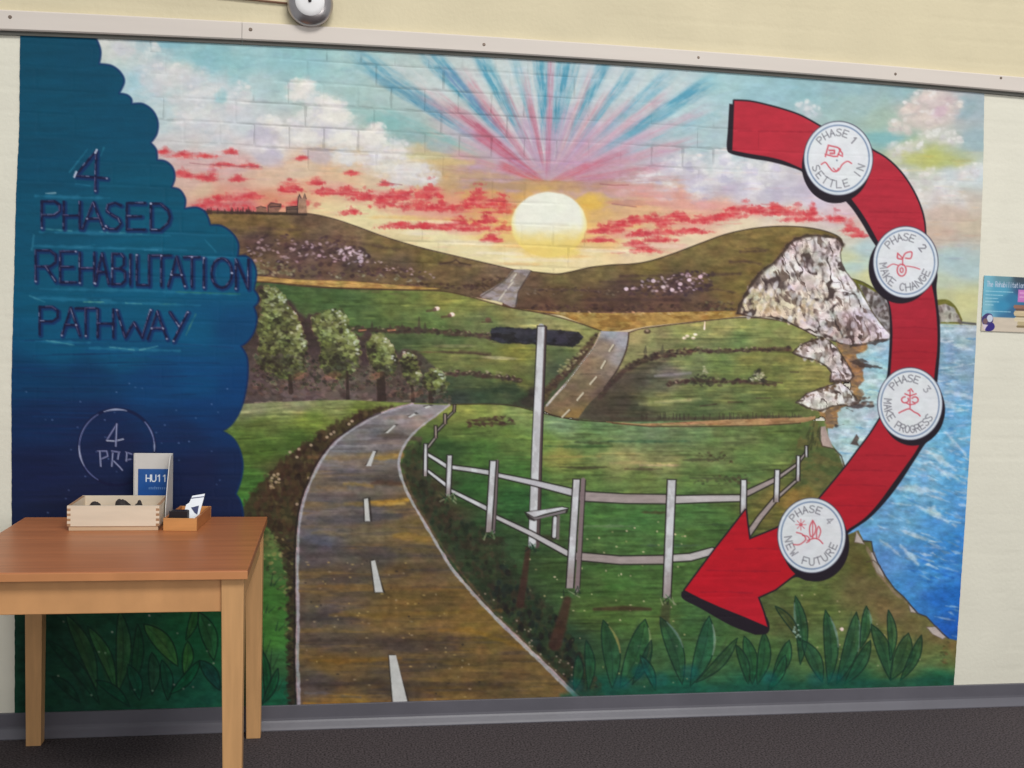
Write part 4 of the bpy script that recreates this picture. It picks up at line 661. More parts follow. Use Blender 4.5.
    def facets(bs, sx, sy, sd, lean=.35):
        def f(x, y):
            xx = x + (y - 290) * -lean + (fbm(x, y, 9, 9, sd + 3) - .5) * 9; yy = y + (fbm(x, y, 9, 9, sd + 7) - .5) * 9
            n = noise(xx, yy, sx, sy, sd); n2 = noise(xx, yy, sx * .55, sy * .5, sd + 1)
            crack = smooth(.10, .01, np.abs(n - .5)) * smooth(.4, .55, fbm(x, y, 17, 13, sd + 13)) * 1.3 + smooth(.07, 0, np.abs(n2 - .45)) * .4
            side = smooth(.58, .85, n) * .34 + smooth(.7, .9, n2) * .25
            c = bs(x, y); c = c * 1.17 * np.array((1.01, 1., .99))
            c = c * (1 - side[..., None]) + np.array((146, 130, 128.)) * side[..., None]
            n3 = fbm(xx + 50, yy, 5.5, 12, sd + 17, 2); br = smooth(.60, .70, n3) * .8
            c = c * (1 - br[..., None]) + np.array((98, 78, 70.)) * br[..., None]
            k = np.clip(crack * (.4 + .9 * fbm(x, y, 14, 14, sd + 9)), 0, .92)[..., None]
            return np.clip(c * (1 - k) + np.array((72, 58, 56.)) * k, 0, 240)
        return f
    cv.fill(C, facets(base, 10, 19, 44), 1, .9, 22, 1.2)
    def crag(lst, c, a, w=3.2):
        for pts in lst: S(spline(pts), (w * .4, w, w * .5), c, a, 1.3, 22, 1.6, 4, int(pts[0][0]) % 40)
    D = (74, 60, 58); M = (128, 108, 98)
    crag([[(740, 306), (748, 290), (758, 276), (770, 266)], [(775, 264), (784, 254), (790, 243), (800, 238)], [(790, 262), (794, 272), (794, 284)], [(802, 255), (808, 262), (806, 268)], [(798, 240), (796, 250), (803, 258)], [(813, 238), (814, 248), (812, 256)], [(826, 240), (829, 250), (825, 258)], [(836, 243), (838, 250)], [(762, 272), (766, 284), (762, 292), (764, 300)], [(774, 290), (778, 300), (775, 310)], [(793, 292), (797, 304), (792, 316)], [(803, 298), (809, 310), (806, 322)], [(820, 266), (823, 276), (821, 288)], [(832, 262), (838, 272), (842, 284)], [(845, 276), (850, 288), (858, 300), (862, 312)], [(830, 310), (832, 322), (828, 334)], [(852, 318), (850, 328), (853, 336)], [(866, 318), (874, 326), (878, 334)], [(752, 296), (748, 304), (750, 312)], [(808, 324), (820, 330), (826, 336)], [(838, 300), (840, 308)], [(782, 262), (786, 270)], [(812, 288), (813, 300)]], D, .5, 2.6)
    crag([[(783, 276), (780, 290), (786, 300)], [(800, 270), (802, 284), (806, 296)], [(812, 262), (814, 276)], [(826, 284), (826, 296), (820, 306)], [(843, 296), (846, 308), (842, 320)], [(858, 310), (866, 322), (868, 334)], [(816, 310), (818, 320)], [(836, 320), (844, 330), (842, 338)], [(770, 298), (770, 308)], [(784, 306), (788, 314)], [(834, 250), (830, 262)], [(806, 242), (806, 250)], [(847, 312), (856, 326)]], M, .45, 3.4)
    cv.glow(808, 260, 7, 4, (84, 68, 66), .75, 22, .8, 1, .5, 5); cv.glow(850, 330, 7, 9, (96, 78, 76), .6, 22, 0, 1, .5, 5); cv.glow(872, 328, 5, 6, (104, 84, 84), .6, 22, .5, 1, .5, 5); cv.glow(757, 283, 4, 8, (74, 60, 56), .7, 22, .6, 1, .4, 5)
    dabs(cv, rnd, C, 120, (.8, 2.4), [(220, 214, 218), (226, 222, 224), (210, 204, 196)], .75, 22, 1.7, 0)
    dabs(cv, rnd, C, 40, (.7, 1.9), [(70, 56, 56), (96, 80, 76), (120, 102, 92)], .65, 22, 1.5)
    dabs(cv, rnd, [(740, 310), (752, 288), (775, 292), (780, 312)], 40, (1, 2.4), [(206, 192, 150), (176, 152, 116), (224, 216, 190)], .7, 22, 1.3)
    dabs(cv, rnd, [(800, 300), (815, 300), (815, 318), (804, 322)], 16, (1, 2.4), [(196, 168, 130), (206, 190, 160)], .6, 22, 1.3)
    crag([[(846, 276), (856, 292), (868, 310), (880, 326)]], (214, 212, 220), .6, 4)
    S(C[:14], 4, (84, 66, 56), .6, 1.6, 22, 2); S(C[:14], 2.2, (62, 48, 44), .75, 1.1, 22, 1.2); S(C[13:23], 1.1, (80, 70, 64), .7, .8, 22); S(C[23:] + C[:1], 1.3, (62, 48, 44), .8, .9, 22, .8)
    # beach
    B = [(836, 342), (850, 346), (868, 343), (866, 350), (856, 354), (858, 360), (866, 364), (862, 370), (864, 380), (858, 388), (864, 394), (858, 404), (842, 408), (836, 412), (838, 424), (832, 428), (826, 428), (824, 418), (818, 412), (815, 405), (845, 402), (850, 384), (846, 362), (838, 350)]
    cv.fill(B, vary((166, 126, 84), .16, 7, 4, 6, (130, 104, 84)), 1, 1.1, 26, 1.4)
    for pts, w in [([(850, 346), (872, 343), (888, 340)], 3.4), ([(853, 363), (866, 366), (882, 368)], 4.5), ([(850, 362), (860, 360), (868, 362)], 3), ([(838, 404), (852, 406), (872, 406)], 5), ([(862, 402), (876, 401)], 2.5), ([(846, 408), (852, 411)], 3), ([(836, 426), (844, 424)], 2.6)]: S(pts, (w * .6, w, w * .3), (66, 54, 52), .8, 1, 26, 1.5)
    dabs(cv, rnd, [(850, 384), (858, 388), (868, 396), (872, 404), (856, 404)], 24, (1, 2.6), [(120, 100, 88), (150, 132, 118), (86, 72, 66)], .8, 26)
    cv.fill([(850, 444), (856, 434), (859, 438), (857, 442), (859, 446)], (84, 66, 62), .85, .8, 27)
    # headlands
    H1 = [(792, 353), (800, 345), (810, 341), (820, 338), (828, 340), (836, 347), (842, 356), (848, 366), (853, 376), (848, 382), (838, 381), (830, 382), (831, 372), (826, 366), (815, 360), (802, 357)]
    H2 = [(796, 402), (806, 394), (818, 389), (830, 385), (840, 382), (848, 388), (858, 402), (846, 404), (832, 406), (820, 411), (808, 408)]
    for H, pid in ((H1, 24), (H2, 25)):
        cv.fill(H, facets(lambda x, y: np.broadcast_to(np.array((204, 196, 196.)), x.shape + (3,)), 8, 9, pid, .2), 1, .9, pid, 1)
        dabs(cv, rnd, H, 56, (1, 2.8), [(216, 210, 212), (206, 198, 196), (150, 136, 130), (98, 82, 78), (176, 166, 162), (222, 218, 218)], .75, pid, 1.5)
        S(H + H[:1], 1.6, (66, 52, 46), .8, .9, pid, 1)
    dabs(cv, rnd, [(792, 354), (806, 342), (822, 337), (824, 341), (806, 347)], 30, (.9, 2), [(70, 54, 44), (92, 70, 54)], .8, 24); dabs(cv, rnd, [(798, 400), (815, 390), (840, 382), (838, 387), (812, 396)], 30, (.9, 2), [(76, 58, 46), (104, 80, 60)], .8, 25)
    dabs(cv, rnd, [(832, 372), (846, 374), (850, 382), (832, 382)], 16, (.9, 2), [(80, 64, 60), (110, 92, 84)], .8, 24)
    # green land edge above the sea, lower left of it
    cv.fill(spline([(815, 418), (820, 432), (822, 446), (834, 450), (840, 456), (843, 466)]) + [(844, 470), (830, 500), (800, 500), (790, 470), (800, 430)], vary((74, 100, 52), .14, 9, 5, 6, (92, 104, 54)), .9, 1.5, 8, 2)
    cv.fill([(820, 427), (825, 426), (828, 436), (833, 448), (822, 446), (819, 438)], vary((178, 158, 150), .12, 4, 6, 4), 1, .8, 85); S([(820, 427), (819, 438), (822, 446), (834, 449), (841, 456), (844, 466)], 1.1, (70, 56, 46), .85)
    for k in range(26):
        x = rnd.uniform(806, 820); y = rnd.uniform(425, 450); S([(x, y), (x + 1, y - 5)], (2, .6), (58, 72, 42), .6)
    G(800, 497, 22, 10, (140, 120, 52), .6, None, -.3, 1, .4, 8)
    # coast below the arrow
    for i, q in enumerate(([(856, 531), (862, 540), (864, 544), (854, 542)], [(870, 552), (874, 552), (877, 562), (883, 572), (884, 578), (876, 572), (872, 562)], [(908, 604), (911, 606), (918, 613), (910, 612)], [(926, 627), (936, 626), (946, 637), (942, 639), (932, 634)])): cv.fill(q, vary((190, 178, 172), .1, 5, 5, 4), 1, .9, 86 + i); S(q + q[:1], .8, (84, 70, 62), .6)
    S([(863, 541), (871, 541.5), (873, 553), (878, 564), (885, 576), (894, 588.5), (904, 597.5), (911, 606), (917, 613), (926, 616.5), (935, 626), (942, 633), (948, 638)], 1.3, (52, 52, 64), .85)
    S(spline([(866, 546), (871, 556), (876, 568), (884, 580), (895, 593), (906, 602)]), (2, 4.5, 2), (140, 128, 112), .6, 1.4, None, 1.6)
    S([(866, 562), (873, 560), (880, 566)], 1, (70, 58, 48), .7); dabs(cv, rnd, [(936, 660), (944, 642), (950, 640), (946, 664)], 16, (.9, 2), [(60, 66, 40), (110, 80, 50)], .6)

def paint_fence(cv, rnd):
    S = cv.stroke; WH = vary((214, 215, 219), .05, 6, 10, 3, (192, 190, 194)); PK = vary((166, 152, 150), .08, 9, 4, 4); DK = (44, 38, 38)
    def bar(p, w, c, pid, edge=.8):
        S(p, np.array(w, float) + 2.8, DK, min(1, edge + .12), .8, pid); S(p, w, c, 1, .7, pid)
    def post(p, w, c, pid):
        (x0, y0), (x1, y1) = p[0], p[-1]; w0, w1 = np.atleast_1d(w)[0] / 2, np.atleast_1d(w)[-1] / 2
        def foot(x, y):
            t = (smooth(y0 + (y1 - y0) * .62, y1, y + (fbm(x, y, 4, 6, 12) - .5) * 8) * .55)[..., None]
            b = c(x, y) if callable(c) else np.broadcast_to(np.array(c, float), x.shape + (3,))
            return b * (1 - t) + np.array((128, 104, 100.)) * t
        cv.fill([(x0 - w0 - 1.3, y0 - 1), (x0 + w0 + 1.3, y0 - 1), (x1 + w1 + 1.3, y1), (x1 - w1 - 1.3, y1)], DK, .95, .8, pid)
        cv.fill([(x0 - w0, y0), (x0 + w0, y0), (x1 + w1, y1), (x1 - w1, y1)], foot, 1, .7, pid)
    # tall post and dark painted-out board
    cv.fill([(491, 328), (500, 326.5), (540, 329), (578, 331.5), (583, 337), (579, 343), (572, 347), (545, 344.5), (500, 343), (490, 340)], vary((54, 52, 64), .22, 8, 4, 6, (38, 34, 40)), .95, 1.2, 41, 1)
    S([(492, 342), (580, 346)], 1, (36, 32, 36), .5)
    S([(544.5, 327), (540, 430), (536.5, 545)], (4, 6, 6), (92, 76, 76), 1, .8, 20); S([(546.5, 327), (542.5, 430), (539.5, 540)], 1.1, DK, .9, .7, 20)
    S([(537.2, 326), (532.5, 430), (528.3, 545)], 1.2, DK, .9, .7, 20); S([(541, 327), (536.5, 430), (532, 545)], (6.6, 7.4, 7.4), WH, 1, .7, 20); S([(537.5, 326), (544.5, 326)], 1.4, DK, .8, .7, 20)
    # rails
    U = [([(427, 454), (437, 460), (447, 466.5)], (2.4, 3.4), WH), ([(451, 467), (470, 469.5), (489, 472.5)], (3.2, 4), WH), ([(495, 474.5), (535, 483), (575, 493)], (3.2, 6.5), vary((196, 194, 200), .05, 8, 8, 2)), ([(580, 496), (624, 498.5), (667, 499)], (8.6, 8.2), PK), ([(675, 499.5), (708, 498.5), (741, 498)], (7, 5.6), vary((190, 184, 184), .06, 8, 5, 5)), ([(746, 493.5), (775, 479.5)], (5, 3.6), PK), ([(778, 477.5), (797, 464)], (2.6, 1.8), PK), ([(799, 461), (806, 452)], (1.4, 1), PK),
         ([(428, 471), (437, 478), (446, 485)], (2.2, 3), WH), ([(451, 490.5), (470, 500), (487, 508.5)], (2.6, 3.8), WH), ([(494, 516), (530, 533), (567, 553)], (3.2, 5), vary((192, 188, 190), .05, 8, 8, 2)), ([(576, 556), (620, 560), (665, 559.5)], (7, 7.6), PK), ([(673, 558), (690, 557), (712, 551)], (6.4, 6.4), vary((190, 184, 184), .06, 8, 5, 5)), ([(748, 534), (760, 517), (775, 499)], (5, 4), PK), ([(778, 496.5), (797, 479.5)], (2.4, 1.6), PK),
         ([(428, 447), (435, 438)], (1.4, 1.2), (170, 160, 156)), ([(436, 432), (444, 424)], (1.2, 1), (150, 140, 134)), ([(446, 419), (454, 411)], (1.1, .9), (140, 130, 122))]
    for p, w, c in U: bar(p, w, c, 19, .75)
    for i, (p, w, c) in enumerate([([(425.6, 444), (425.2, 476)], (2.4, 2.6), WH), ([(449.6, 455.5), (448, 496)], (4, 3.6), WH), ([(493, 461), (491, 500), (488.5, 532)], (5.2, 5), WH), ([(576.5, 479.5), (573, 540), (569.5, 588)], (6, 6.4), WH), ([(671.5, 480), (669.5, 540), (666.5, 598)], (7.6, 8, 7), WH), ([(743.5, 480), (743, 514)], (4.6, 5), WH), ([(777, 470), (776, 502)], (3.8, 4), WH), ([(798, 456), (797.6, 481)], (2.2, 2.4), WH), ([(806, 446), (806, 457)], (1.4, 1.6), WH), ([(435.6, 426), (435.8, 438)], (1.3, 1.6), (176, 160, 150)), ([(445, 414), (445, 424)], (1.6, 1.8), (166, 148, 136)), ([(454.5, 405), (454, 412)], 1.2, (150, 134, 120))]):
        if w == (6, 6.4): S([(583, 480), (580, 540), (577, 590)], (4.6, 5), (134, 116, 118), 1, .8, 70 + i); S([(585.5, 480), (582, 545), (579.5, 588)], 1, DK, .85, .7, 70 + i)
        if w == (5.2, 5): S([(497, 461), (495.5, 500), (493.5, 532)], 3, (120, 106, 108), 1, .8, 70 + i); S([(498.6, 461), (497, 500), (495, 530)], .9, DK, .8, .7, 70 + i)
        post(p, w, c, 70 + i)
    for x, y in [(571, 592), (667, 600), (489, 535), (532, 547), (448, 498)]:
        for k in range(9): S([(x + rnd.uniform(-9, 9), y + rnd.uniform(0, 5)), (x + rnd.uniform(-9, 9), y - rnd.uniform(1, 6))], (1.6, .6), rnd.choice([(30, 62, 40), (60, 110, 60), (130, 156, 120), (28, 44, 36)]), .7)
    # step beside the tall post
    bar([(555, 518), (554, 536)], (3.4, 3.6), WH, 21); S([(558.4, 516), (557.6, 538)], 3, (120, 108, 108), .9, .7, 21)
    cv.fill([(524, 512), (562, 506), (569, 507.5), (567, 513), (545, 517), (534, 521), (528, 519)], DK, .9, .9, 21); cv.fill([(526, 512.2), (562, 507), (567.5, 508.3), (545, 513.5), (534, 517)], WH, 1, .7, 21); cv.fill([(527, 514), (534, 517.8), (566, 509.8), (565, 512.6), (535, 519.6)], (138, 128, 132), .9, .7, 21)

def paint_arrow(cv, rnd):
    RED = vary(idw([(750, 120, 186, 46, 62), (850, 140, 182, 50, 64), (900, 190, 178, 44, 60), (910, 310, 172, 40, 56), (912, 370, 168, 36, 50), (890, 460, 176, 36, 50), (830, 510, 178, 32, 46), (760, 560, 186, 26, 40), (700, 590, 192, 26, 42), (750, 610, 190, 30, 46)]), .06, 22, 6, 3, )
    # black side of the arrow
    bl = [spline([(729, 104), (727.5, 130), (726.5, 148), (731, 154), (750, 158.5), (768, 161.5), (786, 166), (801, 171.5), (806, 178)]) + [(815, 150), (740, 105)],
          spline([(803, 160), (804, 178), (812, 193), (826, 202), (840, 203), (848, 200)]) + [(850, 150)],
          spline([(842, 198), (852, 209), (862, 224), (870, 238), (876, 247)]) + [(884, 240), (860, 200), (850, 190)],
          spline([(872, 262), (874, 278), (880, 292), (888, 302), (889.5, 320), (889, 345), (887, 372), (884, 388)]) + [(900, 380), (900, 290)],
          spline([(934, 262), (937, 275), (936, 288), (937.5, 305), (939.5, 325), (939.5, 350), (937, 382)]) + [(920, 380), (920, 270)],
          spline([(940, 400), (941, 418), (935, 432), (924, 445), (913, 462), (898, 485), (883, 504), (868, 519), (852, 530), (846, 535)]) + [(830, 520), (900, 430)],
          spline([(842, 530), (845, 545), (838, 562), (824, 575), (808, 580.5), (795, 577), (780, 586), (763, 593), (758, 598), (764, 612), (769, 624), (767, 633), (755, 634.5)]) + spline([(755, 634.5), (730, 625), (700, 608), (683, 599), (681, 592)]) + [(745, 540), (800, 530)]]
    for q in bl: cv.fill(q, INK, 1, .8, 28)
    body = [spline([(734, 101), (750, 102), (768, 106), (786, 111), (802, 117), (820, 127)]) + [(830, 150), (812, 174)] + spline([(806, 171), (785, 161.5), (768, 157), (750, 154), (732, 150.5)]),
            spline([(860, 142), (872, 150.5), (884, 157.5), (895, 167), (905, 179), (914, 194), (920, 208), (923.5, 222), (924.5, 236)]) + [(920, 250), (886, 250)] + spline([(880, 246), (872, 231), (862, 214), (851, 199), (844, 190)]),
            spline([(930, 280), (933.5, 296), (936, 315), (937, 335), (936.5, 352), (934.5, 370), (933, 384)]) + spline([(889, 384), (890, 372), (891.5, 350), (892, 330), (890.5, 310), (887, 297), (884, 285)]),
            spline([(926, 430), (916, 450), (905, 466), (892, 484), (878, 503), (864, 518), (848, 529)]) + [(838, 540), (815, 520)] + spline([(818, 500), (833, 482), (846, 466), (858, 450), (870, 434), (880, 418)]),
            [(784, 524), (776, 528.5), (749, 539.5), (747, 525), (745.3, 510), (730, 530), (715, 549), (700, 569), (684.5, 590), (700, 598), (720, 607), (745, 617), (767, 626.5), (763, 612), (757.5, 597), (775, 589), (797, 572), (812, 560)]]
    for q in body: cv.fill(q, INK, 1, .8, 28); cv.stroke(q + q[:1], 3.2, INK, 1, .8, 28)
    for q in body: cv.fill(q, RED, 1, .8, 28)
    for y0, x0, x1 in [(131, 738, 812), (180, 868, 905), (212, 868, 920), (228, 878, 922), (298, 892, 932), (328, 893, 936), (352, 893, 935), (455, 866, 905), (470, 850, 896), (485, 836, 885), (505, 822, 872), (549, 735, 790), (570, 706, 780), (592, 700, 752)]:
        cv.stroke([(x0, y0), ((x0 + x1) / 2, y0 + rnd.uniform(-1.2, 1.2)), (x1, y0 + 1)], 1, (132, 24, 42), .4, 1.1, None, .8)
    # badges
    BL = [(29, 838, 158.5, 34, 36.5, (-2.5, 8), '1', 'SETTLE IN', 158, 20), (30, 905.2, 262.2, 32, 35.3, (-5, 6), '2', 'MAKE CHANGE', 172, 25), (31, 909.6, 403.8, 32, 35.8, (3, 6), '3', 'MAKE PROGRESS', 186, 33), (32, 811.3, 535.3, 33.6, 37, (4, 9), '4', 'NEW FUTURE', 172, 24)]
    for pid, cx, cy, rx, ry, (sx, sy), num, word, b0, b1 in BL:
        cv.disc(cx + sx, cy + sy, rx, ry, INK, 1, .8, 28); cv.disc(cx, cy, rx + .9, ry + .9, (70, 66, 84), .9, .8, 28)
        cv.disc(cx, cy, rx, ry, vary((216, 224, 232), .03, 9, 7, 3), 1, .8, pid); cv.disc(cx, cy, rx * .925, ry * .925, (112, 132, 164), .9, .8, pid); cv.disc(cx, cy, rx * .885, ry * .885, vary((224, 227, 231), .025, 9, 7, 4), 1, .8, pid)
        g = (104, 102, 112); nr = (cx - 1, cy - .5)
        text_on_arc(cv, 'PHASE', nr[0], nr[1], rx * .70, ry * .70, 224 if num != '4' else 222, 290, 4.6, 6.8, g, pid, True)
        text_on_arc(cv, num, cx, cy, rx * .68, ry * .66, 312 if num == '1' else 322, 0, 4.4, 7, g, pid, True, 1.1, .9 if num in '12' else .6)
        text_on_arc(cv, word, cx, cy, rx * .70, ry * .71, b0, b1, 4.2 if len(word) > 11 else 4.7, 7, g, pid, False)
    K = (206, 84, 96)
    def pic(pts, cx, cy, pid, w=1.3): cv.stroke([(cx + x, cy + y) for x, y in pts], w, K, .85, .7, pid)
    c = (838, 158.5)
    pic([(-13, -2), (-10, -13), (-1, -11), (2, -9), (-1, -2), (-5, -2), (-13, -4)], *c, 29, 1.6); pic([(-9, -8), (-4, -8), (-4, -5), (-8, -5)], *c, 29, 1.8); pic([(1, -9), (4, -5), (4, -2), (0, -4)], *c, 29, 1.4); pic(spline([(-17, 6), (-13, 4), (-9, 9), (-5, 13), (0, 12), (4, 6), (9, 3), (13, 5)]), *c, 29, 1.4); pic([(-5, 10), (-2, 13), (0, 10)], *c, 29, 1.2); cv.disc(c[0] - 1.5, c[1] + 2, .9, .9, (110, 120, 140), .8, .6, 29)
    c = (905.2, 262.2)
    pic([(-3, 3), (-3, -4), (-8, -9)], *c, 30); pic(spline([(-8, -8), (-8, -4), (-4, -3)]), *c, 30, 1.6); pic(spline([(-3, -4), (0, -9), (6, -10), (5, -4), (0, -4)]), *c, 30, 1.5); pic(spline([(-18, 5), (-13, 2), (-8, 3)]), *c, 30, 1.1); pic(spline([(1, 4), (8, 5), (14, 7)]), *c, 30, 1.1); pic([(x * 4.5 - 4, y * 6 + 8) for x, y in arc(0, 0, 1, 1, 0, 360, 14)], *c, 30, 1.5); pic([(x * 1.6 - 4, y * 2.4 + 8) for x, y in arc(0, 0, 1, 1, 0, 360, 8)], *c, 30, 1.3)
    c = (909.6, 403.8)
    pic([(0, 4), (0, -13)], *c, 31, 1.4); pic([(x * 3.5 - 5, y * 3 - 4) for x, y in arc(0, 0, 1, 1, -30, 270, 10)], *c, 31, 1.5); pic([(x * 3.2 + 5, y * 3 - 4) for x, y in arc(0, 0, 1, 1, 210, 500, 10)], *c, 31, 1.5); pic([(-5, -10), (0, -8), (6, -10)], *c, 31, 1.5); pic([(-2, -13), (1, -15), (3, -12)], *c, 31, 1.3); pic([(-4, -1), (0, 1), (5, 0)], *c, 31, 1.3); pic(spline([(-11, 9), (-7, 7), (-1, 5), (4, 8), (8, 10), (10, 12)]), *c, 31, 1.5)
    c = (811.3, 535.3)
    pic(spline([(-18, 9), (-12, 9), (-6, 4), (-9, -1), (-15, -3)]), *c, 32); pic(spline([(-9, 0), (-4, 1), (-2, 5), (-5, 7)]), *c, 32, 1.2); pic([(1, 3), (1, -14)], *c, 32, 1.2); pic(spline([(1, -15), (-2, -8), (-1, 1), (3, -2), (4, -9), (1, -15)]), *c, 32, 1.4); pic(spline([(5, 3), (5, -4), (7, -9), (9, -4), (7, 2)]), *c, 32, 1.3); pic(spline([(-4, 5), (2, 3), (7, 4), (11, 8)]), *c, 32, 1.4)
    for k in range(8): a = k * .785; cv.stroke([(800.5 + 2.6 * math.cos(a), 524.5 + 2.8 * math.sin(a)), (800.5 + 5 * math.cos(a), 524.5 + 5.4 * math.sin(a))], .9, K, .7, .6, 32)
    cv.disc(800.5, 524.5, 1.9, 2, K, .85, .6, 32)

def paint_panel(cv, rnd):
    S = cv.stroke
    E = []
    for q in [[(88, 26), (97, 40), (101, 52), (99.5, 64)], [(100, 64), (112, 66), (121, 73), (124.5, 82), (119.5, 93.5)], [(119.5, 93.5), (127, 95), (131.5, 99), (132, 104)], [(132, 104), (143, 104), (153, 111), (158, 122), (157, 134), (151, 143)], [(151, 143), (156.5, 150), (157.5, 160)], [(157.5, 160), (166, 161.5), (173, 168), (175, 178), (172, 187.5)], [(172, 187.5), (180, 190), (185.5, 199), (185, 208.5)], [(185, 208.5), (197, 207.5), (206, 213), (210.5, 225)], [(210.5, 225), (222, 226), (233, 234), (238.5, 244), (238, 256)], [(238, 256), (247, 256.5), (254, 264), (256.5, 275), (254, 290)], [(254, 290), (258, 296), (258, 302), (254, 307)], [(254, 307), (257, 318), (254, 332), (247, 342), (241, 346)], [(241, 346), (247, 357), (248, 373), (246, 390), (241, 409), (232, 424), (222.5, 431)], [(222.5, 431), (233, 438), (240, 450), (243, 465), (241, 480), (236, 494)], [(236, 494), (241, 502), (243.5, 517), (243, 540)]]: E += spline(q)
    base = idw([(40, 45, 10, 72, 110), (80, 60, 10, 72, 112), (60, 110, 10, 74, 114), (120, 130, 10, 74, 116), (40, 170, 10, 74, 116), (150, 190, 10, 82, 124), (60, 215, 12, 78, 120), (200, 235, 10, 86, 130), (50, 265, 12, 80, 124), (150, 245, 10, 86, 130), (230, 280, 10, 84, 136), (60, 300, 10, 84, 130), (150, 300, 10, 88, 138), (200, 330, 10, 84, 140), (60, 345, 10, 82, 134), (120, 355, 12, 82, 138), (230, 330, 14, 70, 132), (30, 380, 12, 58, 112), (90, 378, 14, 56, 110), (200, 385, 10, 72, 138), (150, 385, 14, 64, 128), (235, 390, 12, 62, 130), (40, 420, 20, 42, 94), (100, 420, 24, 40, 92), (200, 410, 14, 56, 120), (180, 430, 22, 44, 98), (230, 425, 18, 50, 112), (40, 470, 26, 32, 78), (110, 450, 28, 34, 80), (200, 470, 28, 34, 82), (60, 510, 28, 32, 72), (200, 510, 28, 34, 80), (235, 470, 24, 38, 88), (100, 500, 30, 32, 74)])
    cv.fill(E + [(243, 575), (0, 575), (0, 20)], vary(lambda x, y: base(x, y) * np.array((.8, 1.0, .88)), .09, 46, 5, 26), 1, .8, 33)
    S(E[6:], 2, (14, 44, 96), .75, .9, 33)
    for k in range(150):
        x = rnd.uniform(20, 235); y = rnd.uniform(340, 520); L = rnd.uniform(10, 40)
        if x + L > 236 or (y > 430 and x + L > 220): continue
        S([(x - L, y), (x + L, y + rnd.uniform(-2, 2))], (.5, 2.2, .5), rnd.choice([(20, 60, 120), (34, 40, 88), (18, 28, 66), (16, 74, 134)] if y < 430 else [(36, 44, 90), (22, 26, 62), (28, 40, 92)]), .35, 1.4)
    for k in range(40): cv.disc(rnd.uniform(20, 230), rnd.uniform(380, 515), .8, .7, (110, 130, 180), rnd.uniform(.3, .7))
    # lettering: a pale haze round it, a dark stroke, violet-white lights
    letters = []
    def put(ch, x0, x1, y0, y1, lean=0):
        for st in GLYPH[ch]: letters.append([(x0 + (x1 - x0) * g + lean * (1 - q), y0 + (y1 - y0) * q) for g, q in st])
    letters.append([(95.5, 191), (96.5, 151), (75.5, 176), (107, 178.5)])
    for ch, a, b in [('P', 42, 60), ('H', 64, 80), ('A', 83, 104), ('S', 106, 121), ('E', 127, 145), ('D', 151, 170)]:
        d = (a - 41) * .02; put(ch, a, b, 201.5 + d, 228 + d)
    for ch, a, b in [('R', 36, 56), ('E', 60.5, 76), ('H', 80, 94.5), ('A', 95.5, 109), ('B', 112.5, 126), ('I', 128, 133), ('L', 137, 147.5), ('I', 147, 151.5), ('T', 152, 171), ('A', 168.5, 185), ('T', 184, 200), ('I', 202, 206), ('O', 211.5, 232), ('N', 236, 248.5)]:
        d = (a - 36) * .045; put(ch, a, b, 250.5 + d, 281.5 + d * .8)
    for ch, a, b in [('P', 40, 58), ('A', 62, 80), ('T', 76, 96), ('H', 98, 113.5), ('W', 117, 151), ('A', 148, 167), ('Y', 170, 188)]:
        d = (a - 40) * .04; put(ch, a, b, 307 + d, 334.5 + d)
    TE = (44, 122, 156)
    for x0, x1, y in [(40, 170, 232), (36, 110, 196), (34, 125, 246), (110, 200, 248), (40, 240, 289), (34, 110, 298), (90, 200, 302), (36, 90, 341), (90, 180, 348), (190, 235, 256)]: S([(x0, y), ((x0 + x1) / 2, y + 1.5), (x1, y + (x1 - x0) * .03)], (.8, 3, .8), TE, .6, 1.6, None, 1.5, 7, x0 % 20)
    for x0, y0, x1, y1, c, a in [(42, 229, 72, 231, (96, 160, 168), .55), (100, 232, 142, 234, (96, 160, 168), .5), (32, 250, 34, 235, (70, 140, 166), .5), (46, 193.5, 56, 193, (176, 196, 206), .8), (84, 302, 104, 302, (120, 176, 150), .7), (126, 303, 142, 304, (110, 166, 170), .6), (30, 296, 45, 302, (96, 156, 176), .5), (44, 340, 74, 345, (96, 160, 170), .6), (110, 347, 134, 350, (110, 172, 180), .6), (140, 350, 158, 346, (110, 172, 180), .6), (176, 292, 240, 294, (60, 120, 84), .5), (196, 314, 186, 335, (110, 150, 120), .5), (176, 304, 160, 304, (70, 120, 110), .5), (205, 240, 216, 252, (60, 140, 170), .4), (70, 172, 88, 149, (44, 122, 150), .7), (101, 156, 104, 148, (50, 130, 156), .6), (76, 184, 90, 186, (40, 118, 146), .6), (145, 250, 158, 250, (80, 150, 180), .5), (95, 245, 75, 248, (70, 140, 170), .5)]: S([(x0, y0), (x1, y1)], (1, 2, .8), c, a, 1.2, None, .8)
    for st in letters: S([(x + 1.2, y + 1.2) for x, y in st], 4.6, (20, 40, 92), .75, 1.4, 34)
    for st in letters: S(st, 2.4, (26, 24, 56), .92, .9, 34, .5, 3)
    for st in letters:
        for (a, b) in zip(st[:-1], st[1:]):
            L = math.hypot(b[0] - a[0], b[1] - a[1]); n = max(1, int(L / 5))
            for k in range(n):
                if rnd.random() < .62:
                    t0 = (k + rnd.uniform(.0, .3)) / n; t1 = min(1, t0 + rnd.uniform(.4, 1.0) / n)
                    S([(a[0] + (b[0] - a[0]) * t0 - .7, a[1] + (b[1] - a[1]) * t0 - .7), (a[0] + (b[0] - a[0]) * t1 - .7, a[1] + (b[1] - a[1]) * t1 - .7)], 1., rnd.choice([(134, 128, 170), (104, 100, 140), (86, 84, 122), (146, 154, 186)]), rnd.uniform(.3, .8), .7, 34)
